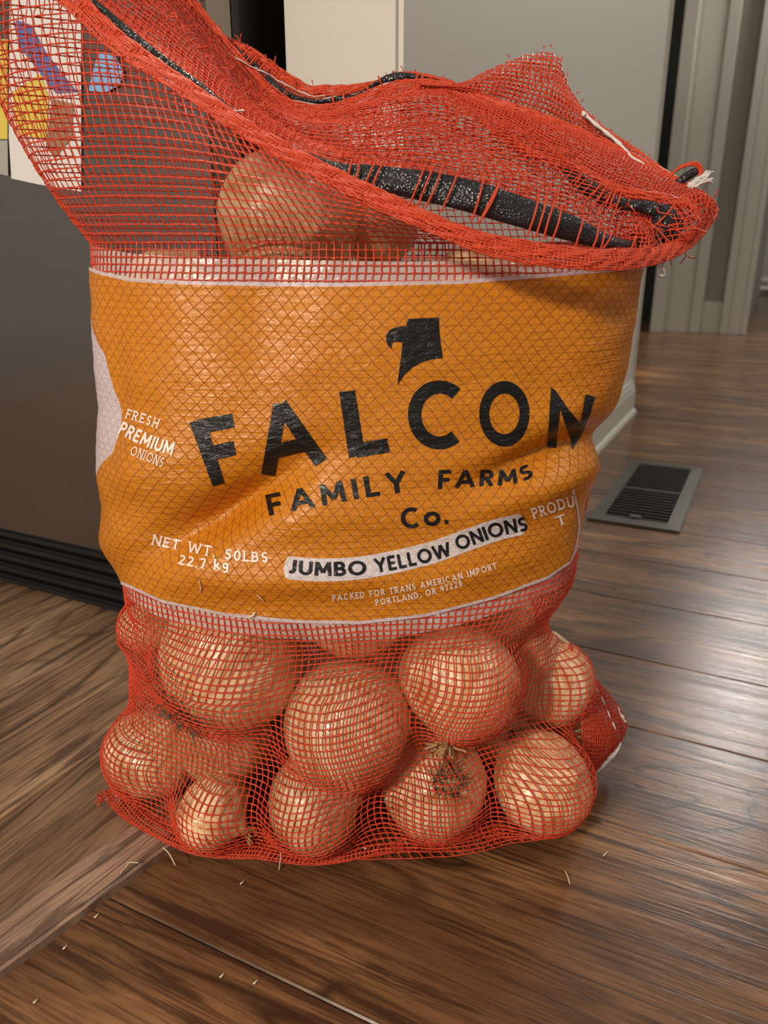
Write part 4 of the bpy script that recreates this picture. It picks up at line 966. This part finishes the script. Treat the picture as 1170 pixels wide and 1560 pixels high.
# emblem and the big word
pr = Print(.0005)
sc6 = lambda p: (520+p[0]/2.4375, 440+p[1]/2.4375)
pr.poly([sc6(p) for p in [(248,112),(305,109),(362,107),(363,150),(368,200),(376,257),(340,261),(300,272),(262,293),(232,322),(208,357),(211,330),(216,290),(222,250),(227,198),(205,196),(187,200),(186,221),(176,214),(167,195),(166,175),(172,160),(188,148),(212,141),(240,138),(243,124)]])
pr.build('falcon_emblem', M['ink'], 'black bird head emblem printed above the name')
pr = Print(.0005)
for ch, q_, wd in (('F', [(291,643),(354,632),(372,726),(326,740)], .20), ('A', [(380,624),(473,603),(497,703),(401,725)], .185), ('L', [(519,597),(577,590),(593,687),(534,697)], .2)):
    wdt = GL[ch][0]; pr.glyph(ch, wd*1.12, quadmap(q_[0], q_[1], q_[2], q_[3], wdt), .06)
pr.stroke(arc(.47,.5,.37,.41,50,310,34), .195, quadmap((621,579),(711,581),(709,684),(621,684), .86), .05)
pr.stroke(arc(.50,.5,.40,.415,0,360,44), .195, quadmap((730,581),(807,582),(806,679),(729,679), 1.0), .05)
pr.poly([(839,590),(846,595),(866,624),(884,645),(891,601),(906,604),(898,632),(888,657),(871,686),(869,668),(862,650),(853,624),(850,650),(847,683),(833,681),(836,640)])
pr.build('brand_lettering', M['ink'])
pr = Print(.0005)
text_path(pr, 'FAMILY', [(411,786),(450,778),(490,771),(530,763),(570,756),(620,749)], 32, .20, gap=.30)
text_path(pr, 'FARMS', [(667,745),(700,743),(730,741),(760,740),(790,736),(812,727)], lambda s: 29-8*s, .21, gap=.25, slant=.12)
text_path(pr, 'Co.', [(613,806),(645,802),(684,797)], 31, .20, gap=.14)
pr.build('secondary_lettering', M['ink'])
# white pill
pr = Print(.0004)
C_ = spline([(432,864),(480,868),(540,866),(600,856),(660,841),(710,823),(760,806),(800,797)], 90); hw = 17.5*np.sqrt(np.clip(1-np.clip((np.abs(np.linspace(-1, 1, 90))-.955)/.045, 0, 1)**2, .02, 1))
hw = hw*np.linspace(1, .94, 90); T = np.gradient(C_, axis=0); T /= np.linalg.norm(T, axis=1)[:, None]; Nn = np.stack([-T[:, 1], T[:, 0]], 1)*hw[:, None]
def wide(pr, L, R, m_=8):
    for k in range(m_): a = L + (R-L)*k/m_; b = L + (R-L)*(k+1)/m_; pr.quadstrip(a, b)
wide(pr, C_-Nn, C_+Nn, 3); pr.build('white_pill', M['pill'], 'white rounded bar printed on the label')
pr = Print(.0009)
text_path(pr, 'JUMBO', [(438,873),(480,877),(520,877),(558,875)], 21, .22, gap=.16)
text_path(pr, 'YELLOW', [(573,873),(610,866),(650,857),(688,846)], 22, .21, gap=.16)
text_path(pr, 'ONIONS', [(698,839),(730,827),(765,815),(803,808)], 22, .21, gap=.14)
pr.build('product_lettering', M['ink'])
pr = Print(.0006); text_path(pr, 'FRESH', [(192,637),(215,644),(240,653)], 15, .15, 1, .28); pr.build('small_lettering', M['smalltext'])
pr = Print(.0006); text_path(pr, 'PREMIUM', [(180,660),(210,675),(236,686),(262,694)], 20, .20, 0, .16); pr.build('small_lettering', M['smalltext'])
pr = Print(.0006); text_path(pr, 'ONIONS', [(198,693),(222,702),(247,712)], 15, .12, 1, .2); pr.build('small_lettering', M['smalltext'])
pr = Print(.0006); text_path(pr, 'NET WT. 50LBS', [(231,829),(270,838),(320,848),(365,855),(408,857)], 16, .17, 1, .24); pr.build('small_lettering', M['smalltext'])
pr = Print(.0006); text_path(pr, '22.7 kg', [(272,860),(310,866),(349,868)], 15, .17, 1, .2); pr.build('small_lettering', M['smalltext'])
pr = Print(.0006); text_path(pr, 'PACKED FOR TRANS AMERICAN IMPORT', [(507,915),(560,909),(620,900),(690,885),(757,866)], 9.5, .17, 1, .30); pr.build('small_lettering', M['smalltext'])
pr = Print(.0006); text_path(pr, 'PORTLAND, OR 97228', [(573,922),(620,914),(660,905),(705,892)], 9.5, .17, 1, .30); pr.build('small_lettering', M['smalltext'])
pr = Print(.0006); text_path(pr, 'PRODU', [(813,790),(835,783),(855,776),(875,772)], 17, .17, 1, .22); pr.build('small_lettering', M['smalltext'])
pr = Print(.0006); text_path(pr, 'T', [(850,801),(862,797)], 15, .17, 1, .22); pr.build('small_lettering', M['smalltext'])
pr = Print(.0006)
C_ = spline([(872,745),(879,775),(881,805),(876,835),(866,862)], 40); T = np.gradient(C_, axis=0); T /= np.linalg.norm(T, axis=1)[:, None]; Nn = np.stack([-T[:, 1], T[:, 0]], 1)*1.6
pr.quadstrip(C_-Nn, C_+Nn); pr.build('white_border', M['whitefilm'])
# ================================================================== crumbs on the floor and on the sack
def bit(name, pts, w, m, label, cat, group, raise_=.0008):
    P_ = np.array([PG(x, y, z) for x, y, z in pts]); S_ = Strands(); c = P_.mean(0); S_.add(spline(P_-c, 12), (0, 0, 1), w, w*.5); o = S_.build(name, m); o.location = c
    tag(o, label, cat, group); return o
gz = .0075
bit('onion_fibre', [(183,1330,.0110),(192,1320,.0122),(197,1314,.013),(211,1314,.0115)], .0010, M['fibre'], 'pale bent onion fibre lying on the wooden strip', 'fibre', 'loose fibres on the floor')
bit('onion_fibre', [(248,1291,.0112),(256,1298,.0135),(262,1308,.0130),(267,1318,.0115)], .0010, M['fibre'], 'pale curved fibre on the strip edge by the sack', 'fibre', 'loose fibres on the floor')
bit('onion_fibre', [(428,1298,.012),(427,1310,.008),(425,1325,.001)], .0010, M['fibre'], 'pale fibre hanging from the sack bottom, left of centre', 'fibre', 'loose fibres on the floor')
bit('onion_fibre', [(861,1327,.001),(865,1335,.002),(868,1347,.001)], .0011, M['fibre'], 'pale fibre on the boards right of the sack front', 'fibre', 'loose fibres on the floor')
bit('onion_fibre', [(727,1272,.010),(728,1283,.003)], .0009, M['fibre'], 'short pale fibre under the sack bottom right of centre', 'fibre', 'loose fibres on the floor')
for x, y, l in ((338,1487,'crumb of onion skin nearest the bottom of the frame centre'),(389,1497,'flat crumb of onion skin on the front boards'),(147,1396,'tiny crumb just below the wooden strip'),(54,1526,'crumb on the boards at the bottom left corner'),(369,1345,'crumb on the boards in the sack shadow'),(99,1444,'crumb beside the lower end of the strip'),(922,1302,'crumb on the dark boards right of the sack')):
    bit('skin_crumb', [(x-3,y+2,.0008),(x,y-1,.0018),(x+3,y-4,.0008)], .0014, M['fibre'], l, 'crumb', 'crumbs on the floor')
S5 = Strands()
for a, b, cc in (((304,882),(306,902),0),((381,940),(389,932),1),((392,905),(402,915),0)):
    p_, q_ = onto(*a, .001), onto(*b, .0012)
    if p_ and q_: S5.add(spline([np.array(p_), (np.array(p_)+np.array(q_))/2+np.array([.001,-.001,0]), np.array(q_)], 8), (0,-1,0), .0009+.0012*cc, .0004)
tag(sk(S5.build('stuck_skin_bits', M['fibre'])), kind='stuff')
print('TRIS net', len(netobj.data.polygons)*2)
